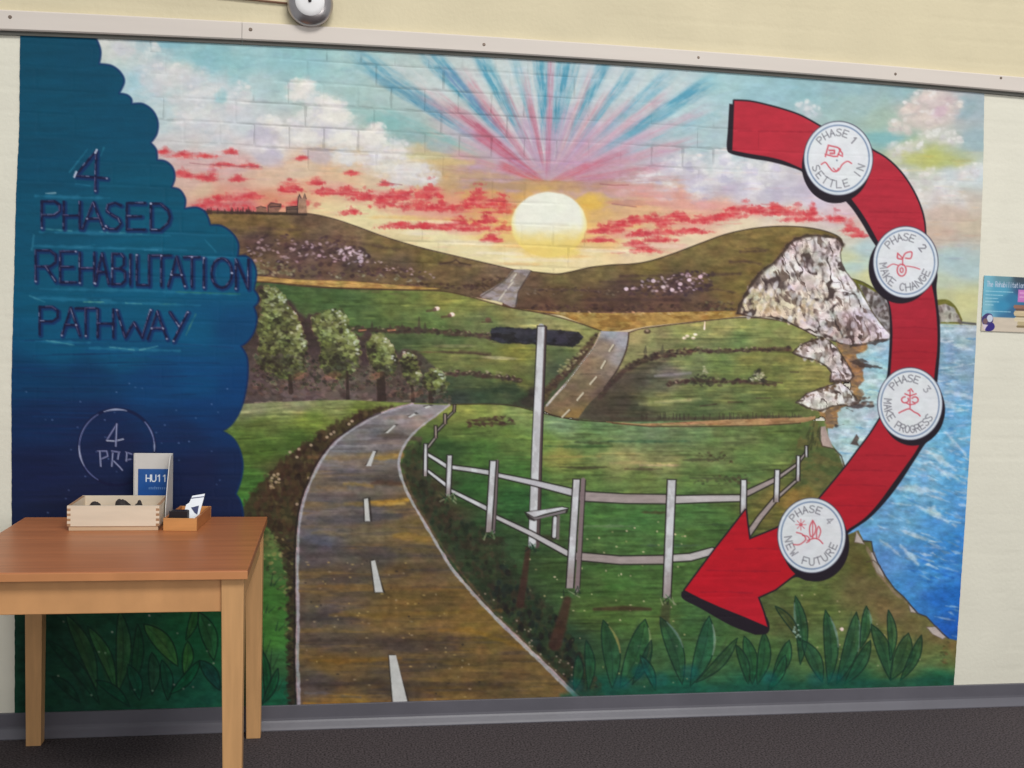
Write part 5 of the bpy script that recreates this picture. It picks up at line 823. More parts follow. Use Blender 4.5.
        for q in (st[0], st[-1]):
            if rnd.random() < .4: cv.disc(q[0], q[1], 1.0, .9, (180, 188, 218), .75, .8, 34)
    cv.stroke([(95.5, 153), (97, 150)], 2, (196, 206, 226), .9, .8, 34); cv.stroke([(74.5, 177), (76.5, 172)], 2, (196, 206, 226), .9, .8, 34)
    # ring emblem
    ring = arc(117, 447, 38, 38, 0, 360, 60); S(ring, 3, (20, 22, 56), .7, 1.1, 35)
    for a0, a1, c, w in [(250, 285, (176, 184, 214), 2), (170, 240, (120, 130, 178), 1.4), (150, 182, (176, 184, 216), 2), (120, 150, (110, 120, 170), 1.3), (318, 352, (140, 150, 196), 1.6), (352, 366, (170, 178, 210), 1.8)]: S(arc(117, 447, 37.6, 37.6, a0, a1, 12), (.8, w, .8), c, .85, .8, 35)
    for st in [[(117, 424), (112, 432), (107, 440)], [(107, 440.5), (115, 441), (123.5, 439)], [(117, 424), (116.5, 434), (116, 446)], [(98, 451), (107, 451), (108, 456), (101, 459)], [(100, 451), (101, 466)], [(112, 451), (120, 452)], [(113, 453), (112, 466)], [(114, 461), (120, 467), (122.5, 470)], [(119, 453), (118, 459)], [(126, 452), (132, 454)], [(126, 460), (131, 459)], [(127, 453), (126.5, 461)]]: S(st, 2.6, (20, 22, 54), .6, 1, 35); S(st, 1.4, rnd.choice([(160, 166, 202), (142, 146, 188), (186, 192, 218)]), .9, .7, 35)

def paint_leaves(cv, rnd):
    def leaf(bx, by, tx, ty, w, pid, c=(40, 84, 56), lite=None, dark=(26, 48, 40), bend=.06):
        c = tuple(v * 1.14 for v in c)
        L = math.hypot(tx - bx, ty - by); dx, dy = (tx - bx) / L, (ty - by) / L; nx, ny = -dy, dx; A = []; Bq = []
        for k in range(11):
            t = k / 10; r = w / 2 * max(0, math.sin(math.pi * min(1, t ** 1.12))) ** .75; o = math.sin(math.pi * t) * bend * L
            x, y = bx + dx * L * t + nx * o, by + dy * L * t + ny * o; A.append((x + nx * r, y + ny * r)); Bq.append((x - nx * r, y - ny * r))
        P = A + Bq[::-1]
        cv.fill(P, vary(c, .2, 5, 9, int(bx) % 30, tuple(v * .74 for v in c)), .6, 1, pid)
        cv.fill([(x * .5 + (bx + tx) * .25, y) for x, y in P], tuple(v * .72 for v in c), .4, 2.5, pid)
        cv.stroke(P + P[:1], 1.2, dark, .85, .8, pid)
        cv.stroke([(bx + dx * L * t + nx * math.sin(math.pi * t) * bend * L, by + dy * L * t + ny * math.sin(math.pi * t) * bend * L) for t in (.1, .4, .7, .93)], 1, dark, .35, .9, pid)
        if lite:
            side = A if lite[3] else Bq
            cv.stroke(side[5:10], (1, 2.6, 1), lite[:3], .75, 1, pid)
    Y = (176, 178, 104, 0); Wt = (140, 170, 150, 0); M = 36
    for b in [(588, 690, 586, 640, 10), (574, 690, 578, 655, 10), (612, 688, 603, 620, 17, (44, 82, 58), (170, 168, 96, 1)), (620, 688, 645, 619, 22, (46, 88, 58), (150, 172, 112, 1)), (632, 684, 651, 640, 9, (36, 66, 52)), (682, 684, 660, 617, 16, (46, 78, 58), (120, 150, 130, 1)), (690, 686, 709, 616, 18, (40, 84, 66), (150, 180, 150, 1)), (696, 682, 737, 638, 10, (50, 72, 52)), (655, 690, 640, 655, 9, (30, 84, 78)), (752, 684, 744, 636, 13), (757, 684, 764, 632, 13), (748, 684, 736, 645, 9),
              (772, 680, 789, 640, 13), (800, 664, 795, 596, 12, (34, 74, 56), (110, 140, 120, 0)), (768, 690, 785, 655, 10, (40, 92, 62)), (822, 682, 802, 640, 14, (38, 76, 60)), (800, 640, 775, 606, 8, (66, 70, 44)), (828, 684, 825, 610, 14, (36, 76, 58), (130, 158, 140, 1)), (836, 684, 856, 612, 15, (36, 74, 58), (120, 150, 130, 1)), (860, 648, 866, 606, 10, (40, 84, 60), (130, 160, 130, 1)), (844, 684, 870, 640, 12, (34, 70, 54)), (890, 680, 871, 624, 14, (34, 70, 54)), (890, 660, 888, 610, 9, (40, 84, 58)), (890, 680, 908, 633, 17, (44, 72, 52)), (900, 680, 921, 635, 10, (36, 72, 52))]:
        leaf(b[0], b[1], b[2], b[3], b[4], M, b[5] if len(b) > 5 else (40, 84, 58), b[6] if len(b) > 6 else None)
    for x, y in [(640, 672), (690, 672), (575, 686), (660, 680), (622, 684), (835, 680), (815, 680), (770, 680)]: cv.glow(x, y, 10, 9, (16, 92, 92), .5, M)
    for k in range(12): cv.disc(797 + rnd.uniform(-4, 4), 629 + rnd.uniform(-6, 8), 1, .9, (150, 176, 160), .8)
    cv.disc(841.5, 629, 1.8, 1.8, (216, 222, 214), .9)
    cv.fill([(560, 694), (600, 688), (700, 685), (960, 676), (960, 700), (560, 712)], vary((18, 84, 66), .12, 14, 4, 6), .65, 3)
    # beneath the table
    cv.fill([(0, 572), (236, 572), (238, 730), (0, 730)], vary(idw([(30, 640, 14, 52, 38), (60, 620, 18, 56, 40), (120, 620, 18, 66, 44), (200, 640, 16, 88, 52), (120, 680, 16, 66, 46), (60, 690, 16, 60, 44), (200, 690, 14, 74, 56), (230, 640, 20, 92, 52), (270, 600, 44, 104, 46), (270, 640, 46, 108, 46), (270, 690, 16, 86, 60), (40, 600, 18, 54, 40)]), .14, 18, 7, 4), .95, 6, 8)
    for b in [(97, 690, 66, 614, 15, (48, 72, 44)), (116, 690, 88, 626, 13, (52, 82, 46)), (118, 692, 120, 610, 15, (52, 78, 48)), (130, 690, 138, 624, 11, (30, 60, 40)), (178, 666, 144, 624, 17, (64, 92, 46)), (184, 674, 188, 641, 11, (60, 98, 46)), (152, 694, 152, 652, 12, (40, 66, 50)), (214, 660, 199, 612, 16, (46, 78, 48)), (186, 640, 196, 604, 9, (56, 90, 46)), (100, 704, 48, 640, 12, (24, 48, 36)), (140, 700, 128, 664, 12, (24, 74, 54)), (168, 700, 162, 660, 12, (26, 62, 46)), (170, 694, 200, 660, 10, (22, 80, 50)), (220, 690, 200, 660, 13, (26, 56, 56)), (80, 702, 52, 676, 9, (24, 48, 36)), (130, 706, 96, 680, 10, (22, 62, 46)), (224, 690, 234, 650, 12, (24, 60, 48)), (30, 690, 40, 630, 13, (26, 52, 38)), (266, 700, 262, 650, 8, (26, 76, 48)), (262, 704, 278, 668, 8, (24, 70, 46))]:
        leaf(b[0], b[1], b[2], b[3], b[4], 37, b[5], None, (18, 34, 30))
    for k in range(16): cv.disc(rnd.uniform(30, 240), rnd.uniform(612, 700), 1, .9, (130, 150, 130), rnd.uniform(.4, .9))

def paint_mural(cv):
    rnd = random.Random(7)
    paint_sky(cv, rnd); paint_hills(cv, rnd); paint_fields(cv, rnd); paint_trees(cv, rnd); paint_ground(cv, rnd); paint_roads(cv, rnd)
    paint_coast(cv, rnd); paint_leaves(cv, rnd); paint_fence(cv, rnd); paint_arrow(cv, rnd); paint_panel(cv, rnd)
    calm = ((cv.pid >= 28) & (cv.pid <= 35)) | (cv.pid == 2) | ((cv.pid >= 19) & (cv.pid <= 21)) | (cv.pid >= 50)
    green = ((cv.pid >= 6) & (cv.pid <= 8))[..., None]
    cv.img = np.where(green, (cv.img * .82 + cv.img.mean(-1, keepdims=True) * .18) * np.array((1.13, 1.0, 1.0)) * np.where(cv.pid == 8, 1., 1.14)[..., None], cv.img)
    hill = ((cv.pid == 3) | (cv.pid == 4))[..., None]
    cv.img = np.where(hill, (cv.img * .84 + cv.img.mean(-1, keepdims=True) * .16) * np.array((1.22, 1.10, 1.16)), cv.img)
    k = np.where(calm, .028, np.where(cv.pid == 1, .045, .17))
    n = fbm(cv.X, cv.Y, 5.5, 3.4, 90, 3) - .5
    shade = smooth(240, 225, cv.X) * smooth(598, 612, cv.Y)
    cv.img *= (1 + .28 * shade * (cv.Y > 590))[..., None]          # paint lightened under the table to offset the shade the table casts
    cv.img *= (1 + 2 * k * n)[..., None]
    cv.img *= 1 + .5 * k[..., None] * np.stack([fbm(cv.X, cv.Y, 13, 9, 95 + q, 2) - .5 for q in range(3)], -1)
# ---------------------------------------------------------------- scene helpers
def lin(c, k=1.):
    c = np.asarray(c, float) / 255
    return np.where(c <= .04045, c / 12.92, ((c + .055) / 1.055) ** 2.4) * k

def mat(name, c, rough=.6, metal=0., spec=.4, var=0., vscale=(8, 8, 8), bump=0., bscale=60., c2=None, detail=4):
    m = bpy.data.materials.new(name); m.use_nodes = True; nt = m.node_tree; b = nt.nodes['Principled BSDF']
    b.inputs['Roughness'].default_value = rough; b.inputs['Metallic'].default_value = metal; b.inputs['Specular IOR Level'].default_value = spec
    a = tuple(lin(c)) + (1,)
    b.inputs['Base Color'].default_value = a
    tc = nt.nodes.new('ShaderNodeTexCoord')
    if var or c2 is not None:
        mp = nt.nodes.new('ShaderNodeMapping'); mp.inputs['Scale'].default_value = vscale; nt.links.new(tc.outputs['Object'], mp.inputs['Vector'])
        n = nt.nodes.new('ShaderNodeTexNoise'); n.inputs['Scale'].default_value = 1; n.inputs['Detail'].default_value = detail; nt.links.new(mp.outputs[0], n.inputs['Vector'])
        r = nt.nodes.new('ShaderNodeValToRGB'); r.color_ramp.elements[0].position = .32; r.color_ramp.elements[1].position = .68
        lo = np.clip(lin(c) * (1 - var), 0, 1); hi = np.clip(lin(c2) if c2 is not None else lin(c) * (1 + var), 0, 1)
        r.color_ramp.elements[0].color = tuple(lo) + (1,); r.color_ramp.elements[1].color = tuple(hi) + (1,)
        nt.links.new(n.outputs['Fac'], r.inputs['Fac']); nt.links.new(r.outputs['Color'], b.inputs['Base Color'])
    if bump:
        n2 = nt.nodes.new('ShaderNodeTexNoise'); n2.inputs['Scale'].default_value = bscale; n2.inputs['Detail'].default_value = 5; nt.links.new(tc.outputs['Object'], n2.inputs['Vector'])
        bp = nt.nodes.new('ShaderNodeBump'); bp.inputs['Strength'].default_value = bump; bp.inputs['Distance'].default_value = .004
        nt.links.new(n2.outputs['Fac'], bp.inputs['Height']); nt.links.new(bp.outputs[0], b.inputs['Normal'])
    return m

def paint_mat(name, rough, spec, bump=.12):
    m = bpy.data.materials.new(name); m.use_nodes = True; nt = m.node_tree; b = nt.nodes['Principled BSDF']
    at = nt.nodes.new('ShaderNodeAttribute'); at.attribute_name = 'paint'; nt.links.new(at.outputs['Color'], b.inputs['Base Color'])
    b.inputs['Roughness'].default_value = rough; b.inputs['Specular IOR Level'].default_value = spec
    if bump:
        tc = nt.nodes.new('ShaderNodeTexCoord'); n = nt.nodes.new('ShaderNodeTexNoise'); n.inputs['Scale'].default_value = 120; n.inputs['Detail'].default_value = 6
        nt.links.new(tc.outputs['Object'], n.inputs['Vector']); bp = nt.nodes.new('ShaderNodeBump'); bp.inputs['Strength'].default_value = bump; bp.inputs['Distance'].default_value = .003
        nt.links.new(n.outputs['Fac'], bp.inputs['Height']); nt.links.new(bp.outputs[0], b.inputs['Normal'])
    return m

def link(name, me, parent=None, loc=None):
    o = bpy.data.objects.new(name, me); COL.objects.link(o)
    if parent: o.parent = parent
    if loc: o.location = loc
    return o

def tag(o, label=None, cat=None, group=None, kind=None):
    if label: o['label'] = label
    if cat: o['category'] = cat
    if group: o['group'] = group
    if kind: o['kind'] = kind
    return o

def empty(name, loc, rz=0.):
    o = bpy.data.objects.new(name, None); COL.objects.link(o); o.location = loc; o.rotation_euler = (0, 0, rz); o.empty_display_size = .1
    return o

class MB:
    """collects shapes into one mesh"""
    def __init__(s): s.bm = bmesh.new()
    def hexa(s, P):
        v = [s.bm.verts.new(p) for p in P]
        for f in ((0, 3, 2, 1), (4, 5, 6, 7), (0, 1, 5, 4), (1, 2, 6, 5), (2, 3, 7, 6), (3, 0, 4, 7)): s.bm.faces.new([v[i] for i in f])
        return s
    def box(s, x0, x1, y0, y1, z0, z1):
        return s.hexa([(x0, y0, z0), (x1, y0, z0), (x1, y1, z0), (x0, y1, z0), (x0, y0, z1), (x1, y0, z1), (x1, y1, z1), (x0, y1, z1)])
    def taper(s, b, z0, t, z1):
        """leg: (x0, x1, y0, y1) at the bottom and at the top"""
        return s.hexa([(b[0], b[2], z0), (b[1], b[2], z0), (b[1], b[3], z0), (b[0], b[3], z0), (t[0], t[2], z1), (t[1], t[2], z1), (t[1], t[3], z1), (t[0], t[3], z1)])
    def prism(s, poly, axis, a, b):
        """extrude a 2-D outline along an axis"""
        def P(p, q): return {'x': (q, p[0], p[1]), 'y': (p[0], q, p[1]), 'z': (p[0], p[1], q)}[axis]
        A = [s.bm.verts.new(P(p, a)) for p in poly]; B = [s.bm.verts.new(P(p, b)) for p in poly]
        s.bm.faces.new(A); s.bm.faces.new(B[::-1]); n = len(poly)
        for i in range(n): s.bm.faces.new([A[i], B[i], B[(i + 1) % n], A[(i + 1) % n]])
        return s
    def lathe(s, prof, c, n=48, axis='y'):
        """spin (radius, offset) round an axis through c"""
        rings = []
        for r, h in prof:
            R = []
            for k in range(n if r > 1e-6 else 1):
                a = 2 * math.pi * k / n; p = (r * math.cos(a), r * math.sin(a))
                R.append(s.bm.verts.new((c[0] + p[0], c[1] + h, c[2] + p[1]) if axis == 'y' else (c[0] + p[0], c[1] + p[1], c[2] + h)))
            rings.append(R)
        for A, B in zip(rings[:-1], rings[1:]):
            for k in range(n):
                q = [A[k % len(A)], A[(k + 1) % len(A)], B[(k + 1) % len(B)], B[k % len(B)]]; u = []
                for v in q:
                    if v not in u: u.append(v)
                if len(u) > 2: s.bm.faces.new(u)
        return s
    def tube(s, pts, r, n=10):
        P = [Vector(p) for p in pts]; rings = []
        for i, p in enumerate(P):
            d = (P[min(i + 1, len(P) - 1)] - P[max(i - 1, 0)]).normalized(); a = d.orthogonal().normalized(); b = d.cross(a)
            rings.append([s.bm.verts.new(p + a * r * math.cos(6.2832 * k / n) + b * r * math.sin(6.2832 * k / n)) for k in range(n)])
        for A, B in zip(rings[:-1], rings[1:]):
            for k in range(n): s.bm.faces.new([A[k], A[(k + 1) % n], B[(k + 1) % n], B[k]])
        s.bm.faces.new(rings[0][::-1]); s.bm.faces.new(rings[-1])
        return s
    def build(s, name, m, parent=None, bevel=0., smooth_=False, loc=None, seg=2):
        bmesh.ops.recalc_face_normals(s.bm, faces=s.bm.faces)
        me = bpy.data.meshes.new(name); s.bm.to_mesh(me); s.bm.free(); me.materials.append(m)
        o = link(name, me, parent, loc)
        if bevel:
            b = o.modifiers.new('soft_edges', 'BEVEL'); b.width = bevel; b.segments = seg; b.limit_method = 'ANGLE'; b.angle_limit = .6
        if smooth_:
            for p in me.polygons: p.use_smooth = True
        return o

def grid_mesh(name, V, C, m, keep=None, face_ok=None):
    """V: rows x cols x 3 points, C: rows x cols x 3 linear colours or None"""
    ny, nx = V.shape[:2]; idx = np.arange(ny * nx).reshape(ny, nx)
    F = np.stack([idx[:-1, :-1], idx[1:, :-1], idx[1:, 1:], idx[:-1, 1:]], -1).reshape(-1, 4)
    if face_ok is not None: F = F[face_ok.reshape(-1)]
    used, inv = np.unique(F, return_inverse=True); F = inv.reshape(-1, 4)
    P = V.reshape(-1, 3)[used].astype(np.float32)
    me = bpy.data.meshes.new(name); me.vertices.add(len(P)); me.vertices.foreach_set('co', P.ravel())
    me.loops.add(F.size); me.loops.foreach_set('vertex_index', F.ravel().astype(np.int32))
    me.polygons.add(len(F)); me.polygons.foreach_set('loop_start', np.arange(0, F.size, 4, dtype=np.int32)); me.polygons.foreach_set('loop_total', np.full(len(F), 4, np.int32))
    me.update(calc_edges=True); me.polygons.foreach_set('use_smooth', np.ones(len(F), bool))
    if C is not None:
        a = me.color_attributes.new('paint', 'FLOAT_COLOR', 'POINT')
        q = np.ones((len(P), 4), np.float32); q[:, :3] = C.reshape(-1, 3)[used]; a.data.foreach_set('color', q.ravel())
    me.materials.append(m)
    return me

# ---------------------------------------------------------------- painted brick: real relief of the courses
CH = .0725
def relief(x, z, deep=.45):
    """outward height of the painted brick face in metres: courses, staggered joints, uneven bricks"""
    row = np.floor((z - 1.95) / CH); fz = (z - 1.95) / CH - row
    hdr = (row.astype(int) % 2) == 0
    L = np.where(hdr, .1125, .225); off = np.where(hdr, .056, 0.) + .006 * np.sin(row * 7.3)
    q = (x - .01 + off) / L; fx = q - np.floor(q)
    wob = (noise(x, z, .05, .03, 61) - .5) * .004
    dz = np.minimum(fz, 1 - fz) * CH + wob; dx = np.minimum(fx, 1 - fx) * L + wob
    w = .0062
    g = np.maximum(1 - smooth(.0015, w, dz), 1 - smooth(.0015, w, dx))
    fill = .25 + .95 * smooth(.35, .7, noise(x, z, .33, .2, 62))           # the paint has nearly filled some joints
    brick = (noise(np.floor(q) * 3.3 + row * 1.7, row * 2.1, 1., 1., 63) - .5) * .0012
    return (-.0019 * g * fill + brick + (fbm(x, z, .05, .04, 64, 2) - .5) * .0009) * deep

# ---------------------------------------------------------------- setting
RAIL_D = .019; ZS = .0785
rail_top = np.polyfit(*zip(*[on_wall(u, v, -RAIL_D)[[0, 2]] for u, v in [(0, 9.5), (256, 21.5), (512, 38.5), (768, 55.5), (1024, 77)]]), 2)
rail_bot = np.polyfit(*zip(*[on_wall(u, v, -RAIL_D)[[0, 2]] for u, v in [(0, 29.2), (256, 41), (512, 54.5), (768, 70), (1024, 93)]]), 2)

upper = mat('cream_wall_paint', (214, 202, 170), .62, var=.05, vscale=(3, 3, 3), bump=.25, bscale=70)
lower = mat('offwhite_wall_paint', (226, 222, 206), .62, var=.04, vscale=(3, 3, 3), bump=.25, bscale=70)
xs = np.arange(-1.3, 5.61, .009); zs = np.arange(0, 2.961, .009)
GX, GZ = np.meshgrid(xs, zs)
me = grid_mesh('wall_back', np.stack([GX, -relief(GX, GZ), GZ], -1), None, lower)
me.materials.append(upper)
nz = len(zs) - 1; nxq = len(xs) - 1
mi = np.repeat((zs[:-1] > 2.3).astype(np.int32), nxq); me.polygons.foreach_set('material_index', mi)
wall = tag(link('wall_back', me), kind='structure')

carpet = mat('dark_carpet', (81, 74, 76), .95, spec=.1, var=.6, vscale=(150, 150, 150), bump=.8, bscale=420, detail=3)
tag(MB().box(-1.3, 5.6, -9., .06, -.03, 0).build('floor', carpet), kind='structure')

sk = mat('grey_skirting_paint', (96, 94, 102), .42, spec=.5, var=.08, vscale=(6, 6, 6), bump=.1, bscale=40)
prof = [(.03, 0), (-.034, 0), (-.034, .003), (-.029, .009), (-.017, .022), (-.0130, .028), (-.0118, .036), (-.0115, ZS - .001), (-.0105, ZS), (.03, ZS)]
tag(MB().prism(prof, 'x', -1.3, 5.6).build('baseboard_back', sk, smooth_=False), kind='structure')

rail_m = mat('white_gloss_rail', (216, 206, 197), .38, spec=.45, var=.025, vscale=(2, 20, 20), bump=.03, bscale=30)
screw_m = mat('dull_brass_screw', (136, 120, 108), .45, metal=.6)
shade_strip_m = mat('shade_strip_paint', (90, 89, 84), .7, spec=.2, var=.15, vscale=(5, 40, 60))
SEAM = float(on_wall(242, 28, -RAIL_D)[0])
def rail(name, x0, x1, screws):
    mb = MB(); n = 30; rings = []
    for k in range(n + 1):
        x = x0 + (x1 - x0) * k / n; t = np.polyval(rail_top, x); b = np.polyval(rail_bot, x); d = RAIL_D
        rings.append([mb.bm.verts.new((x, y, z)) for y, z in [(.01, b), (-d + .004, b), (-d, b + .004), (-d, t - .004), (-d + .004, t), (.01, t)]])
    for A, B in zip(rings[:-1], rings[1:]):
        for i in range(6): mb.bm.faces.new([A[i], A[(i + 1) % 6], B[(i + 1) % 6], B[i]])
    mb.bm.faces.new(rings[0]); mb.bm.faces.new(rings[-1][::-1])
    o = tag(mb.build(name, rail_m), kind='structure')
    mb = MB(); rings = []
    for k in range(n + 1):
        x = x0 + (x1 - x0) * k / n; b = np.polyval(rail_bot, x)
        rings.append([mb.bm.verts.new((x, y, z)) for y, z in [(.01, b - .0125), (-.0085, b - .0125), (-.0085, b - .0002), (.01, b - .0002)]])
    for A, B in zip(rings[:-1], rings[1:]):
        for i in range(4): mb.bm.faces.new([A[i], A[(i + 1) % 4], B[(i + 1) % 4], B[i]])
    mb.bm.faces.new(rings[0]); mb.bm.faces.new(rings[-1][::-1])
    mb.build('shade_strip', shade_strip_m, o)  # added dark strip, standing in for the shade under the rail
    for u, v, r in screws:
        p = on_wall(u, v, -RAIL_D)
        MB().lathe([(0, -.0018), (r * .7, -.0018), (r, 0), (r, .003)], (p[0], p[1], p[2]), 16).build('screw', screw_m, o)
    return o
rail('trim_1', -1.3, SEAM - .0007, [(10, 17, .006)])
rail('trim_2', SEAM + .0007, 5.6, [(250.5, 29.5, .0062), (484, 44.5, .0055), (698.5, 57.5, .0048), (895.5, 74, .0052), (1001, 78, .005)])

# ---------------------------------------------------------------- mural
STEP = .003
lx = [(20.5, 20), (19.5, 130), (16.5, 192), (11.7, 384), (12, 530), (15, 620), (15, 716)]; rx_ = [(984, 80), (982.5, 180), (979.3, 260), (973.3, 384), (966, 500), (960, 590), (953, 690)]
def edge(pts):
    P = np.array([on_wall(u, v)[[0, 2]] for u, v in pts]); o = np.argsort(P[:, 1]); return lambda z: np.interp(z, P[o, 1], P[o, 0])
eL, eR = edge(lx), edge(rx_)
zz = np.arange(float(np.polyval(rail_bot, 1.6)) + .03, ZS - .016, -STEP)
nx = int(3.36 / STEP); tt = np.linspace(0, 1, nx)
xl = eL(zz) + (noise(zz * 0, zz, 1, .012, 70) - .5) * .0014; xr = eR(zz) + (noise(zz * 0, zz, 1, .015, 71) - .5) * .0012
MX = xl[:, None] + (xr - xl)[:, None] * tt[None]; MZ = np.repeat(zz[:, None], nx, 1)
U, Vp = project(MX, np.zeros_like(MX), MZ)
cv = Canvas(U, Vp)
paint_mural(cv)
REL = relief(MX, MZ, 0.2 + .3 * smooth(330, 230, Vp) * smooth(800, 640, U) * (U > 150))
# paint slightly darker in some of the joints
joint_tone = smooth(-.0004, -.0009, REL) * smooth(.3, .7, noise(MX, MZ, .2, .12, 80)) * smooth(330, 200, Vp) * (U > 150)
cv.img *= (1 - .12 * joint_tone)[..., None]
PC = np.clip(lin(np.clip(cv.img, 0, 255)), .002, .92)
VV = np.stack([MX, -REL - .0032, MZ], -1)
pm = paint_mat('mural_paint', .62, .16)
mural = tag(empty('wall_mural', (1.67, 0, ZS)), 'large landscape mural of a winding road and sunset painted across the brick wall', 'mural')
fid = cv.pid[:-1, :-1]; objs = {}
for pid in sorted(PARTS, key=lambda k: (PARTS[k][1] != 0, k)):
    nm, par, lab = PARTS[pid]; ok = fid == pid
    if ok.sum() < 4: print('empty part', pid, nm); continue
    o = link(nm, grid_mesh(nm, VV - np.array([1.67, 0, ZS]), PC, pm, face_ok=ok), objs[par] if par else mural)
    objs[pid] = o
    if lab: o['label'] = lab

# ---------------------------------------------------------------- printed sheets (poster, leaflet)
def printed(name, w, h, painter, px, m, parent=None):
    """flat sheet in the x-z plane facing -y, its print made of paint at px metres per dot; painter works in dots"""
    nxp, nyp = int(w / px) + 1, int(h / px) + 1
    X, Y = np.meshgrid(np.arange(nxp, dtype=float), np.arange(nyp, dtype=float)); c = Canvas(X, Y); painter(c, nxp - 1., nyp - 1.)
    V = np.stack([X * w / (nxp - 1), np.zeros_like(X), h - Y * h / (nyp - 1)], -1)
    me = grid_mesh(name, V, np.clip(lin(np.clip(c.img, 0, 255)), .002, .92), m)
    o = link(name, me, parent); s = o.modifiers.new('paper', 'SOLIDIFY'); s.thickness = .0006; s.offset = -1
    return o

def word(c, s, x, y, w, h, lw, col, gap=1.35, a=1.):
    for i, ch in enumerate(s):
        if ch == ' ': continue
        for st in GLYPH[ch]: c.stroke([(x + i * w * gap + g * w, y + q * h) for g, q in st], lw, col, a, .7)
GLYPH.update({'e': [[(0, .68), (1, .68), (.9, .45), (.5, .35), (.05, .55), (0, .8), (.3, 1), (.9, .95)]], 'h': [[(0, 0), (0, 1)], [(0, .55), (.5, .35), (1, .5), (1, 1)]], 'a': [[(.1, .4), (.7, .35), (.95, .5), (.95, 1)], [(.95, .62), (.3, .65), (.05, .82), (.3, 1), (.95, .9)]],
              'b': [[(0, 0), (0, 1)], [(0, .5), (.6, .36), (1, .6), (.8, .95), (0, 1)]], 'i': [[(.5, .38), (.5, 1)], [(.5, .1), (.5, .16)]], 'l': [[(.5, 0), (.5, 1)]], 't': [[(.45, .1), (.45, .9), (.85, 1)], [(.1, .38), (.85, .38)]], 'o': [arc(.5, .68, .5, .33, 0, 360, 12)], 'n': [[(0, .36), (0, 1)], [(0, .5), (.55, .35), (1, .52), (1, 1)]]})

def paint_poster(c, W, H):
    f = lambda x, y: (x / W, y / H)
    bgc = idw([(0, 0, 120, 178, 196), (60, 0, 104, 146, 158), (110, 2, 60, 74, 86), (200, 0, 60, 72, 84), (260, 0, 70, 90, 110), (0, 30, 116, 182, 204), (50, 40, 84, 160, 190), (90, 60, 50, 120, 160), (120, 40, 56, 80, 120), (0, 80, 128, 184, 200), (60, 80, 56, 140, 180), (100, 95, 54, 100, 140), (10, 115, 130, 184, 204), (70, 120, 60, 110, 150), (260, 60, 70, 90, 120), (200, 100, 70, 80, 100)])
    c.fill([(-9, -9), (W + 9, -9), (W + 9, H + 9), (-9, H + 9)], vary((206, 192, 174), .04, 30, 8, 3))
    c.fill([(-9, -9), (W + 9, -9), (W + 9, H * .74), (-9, H * .74)], bgc, 1, 2)
    word(c, 'The Rehabilitation', 10, 15, 4.6, 14, 2., (190, 198, 216), 1.36, .85)
    for y, x1 in [(42, 88), (52, 58), (61, 44), (70, 50), (79, 34), (96, 84)]:
        rr = random.Random(y); x = 8
        while x < x1: L = rr.uniform(4, 12); c.stroke([(x, y), (min(x + L, x1), y)], 2.6, (164, 208, 224), .75, .9); x += L + 3
    c.fill([(104, 34), (190, 34), (190, 68), (104, 68)], vary((196, 120, 186), .06, 30, 10, 4), 1, 1.5)
    for y in (43, 54): c.stroke([(110, y), (180, y)], 3.4, (226, 170, 214), .8, 1.2)
    # stack of books on a desk
    for x0, y0, x1, y1, col in [(92, 76, 215, 86, (150, 106, 88)), (98, 86, 225, 92, (112, 84, 72)), (94, 92, 220, 106, (206, 186, 150)), (100, 106, 230, 110, (150, 128, 92)), (96, 110, 215, 121, (220, 204, 172)), (106, 121, 232, 132, (196, 178, 138)), (104, 132, 228, 138, (134, 116, 84))]:
        c.fill([(x0 + 3, y0), (x1, y0), (x1, y1), (x0 + 3, y1), (x0, (y0 + y1) / 2)], vary(col, .08, 30, 3, 5), 1, 1)
    # badge overlapping the lower left corner
    c.fill(spline([(0, 116), (8, 106), (18, 102), (30, 106), (34, 122), (26, 136), (14, 140), (4, 132)], True), (64, 54, 110), 1, 1.2)
    c.disc(24, 116, 9, 10, (200, 206, 222), 1, 1); c.disc(11, 124, 7, 8, (120, 92, 96), 1, 1.2); c.fill([(4, 132), (22, 134), (24, 146), (8, 146)], (214, 200, 214), 1, 1.2)
    c.fill(spline([(12, 146), (22, 132), (34, 128), (40, 138), (34, 148), (18, 152)], True), (52, 40, 124), 1, 1.2)
print_m = paint_mat('satin_print', .4, .4, 0)
pc = on_wall(983, 275.5); pb = on_wall(983, 331)
po = printed('poster', .300, float(pc[2] - pb[2]), paint_poster, .00135, print_m)
po.location = (float(pc[0]), -.0042, float(pb[2])); po.rotation_euler = (0, .012, 0)
tag(po, 'teal poster showing a stack of books on the wall right of the mural', 'poster')

# ---------------------------------------------------------------- alarm bell
bell = tag(empty('alarm_bell', (float(on_wall(310, 3, -.045)[0]), 0, float(on_wall(310, 3, -.045)[2]) + .0025)), 'round silver alarm bell on the wall above the white rail', 'bell')
steel = mat('brushed_steel', (176, 170, 170), .28, metal=.9, var=.04, vscale=(60, 60, 60))
pale = mat('gong_highlight_white', (236, 234, 234), .35, var=.02, vscale=(40, 40, 40))
dk = mat('dark_iron', (40, 34, 34), .5)
R = .0745
gp = [(R - .003, -.022), (R, -.024), (R, -.030)] + [(R * math.cos(a), -.030 - .034 * math.sin(a)) for a in np.linspace(.08, .95, 14)]
MB().lathe(gp + [(R * .56, -.0590), (0, -.0590)], (0, 0, 0), 64).build('gong', steel, bell, smooth_=True)
MB().lathe([(R * .63, -.0575), (R * .60, -.0600), (R * .4, -.0632), (0, -.0645)], (0, 0, 0), 48).build('gong_highlight', pale, bell, smooth_=True)  # white piece added for the bright room reflection on the dome
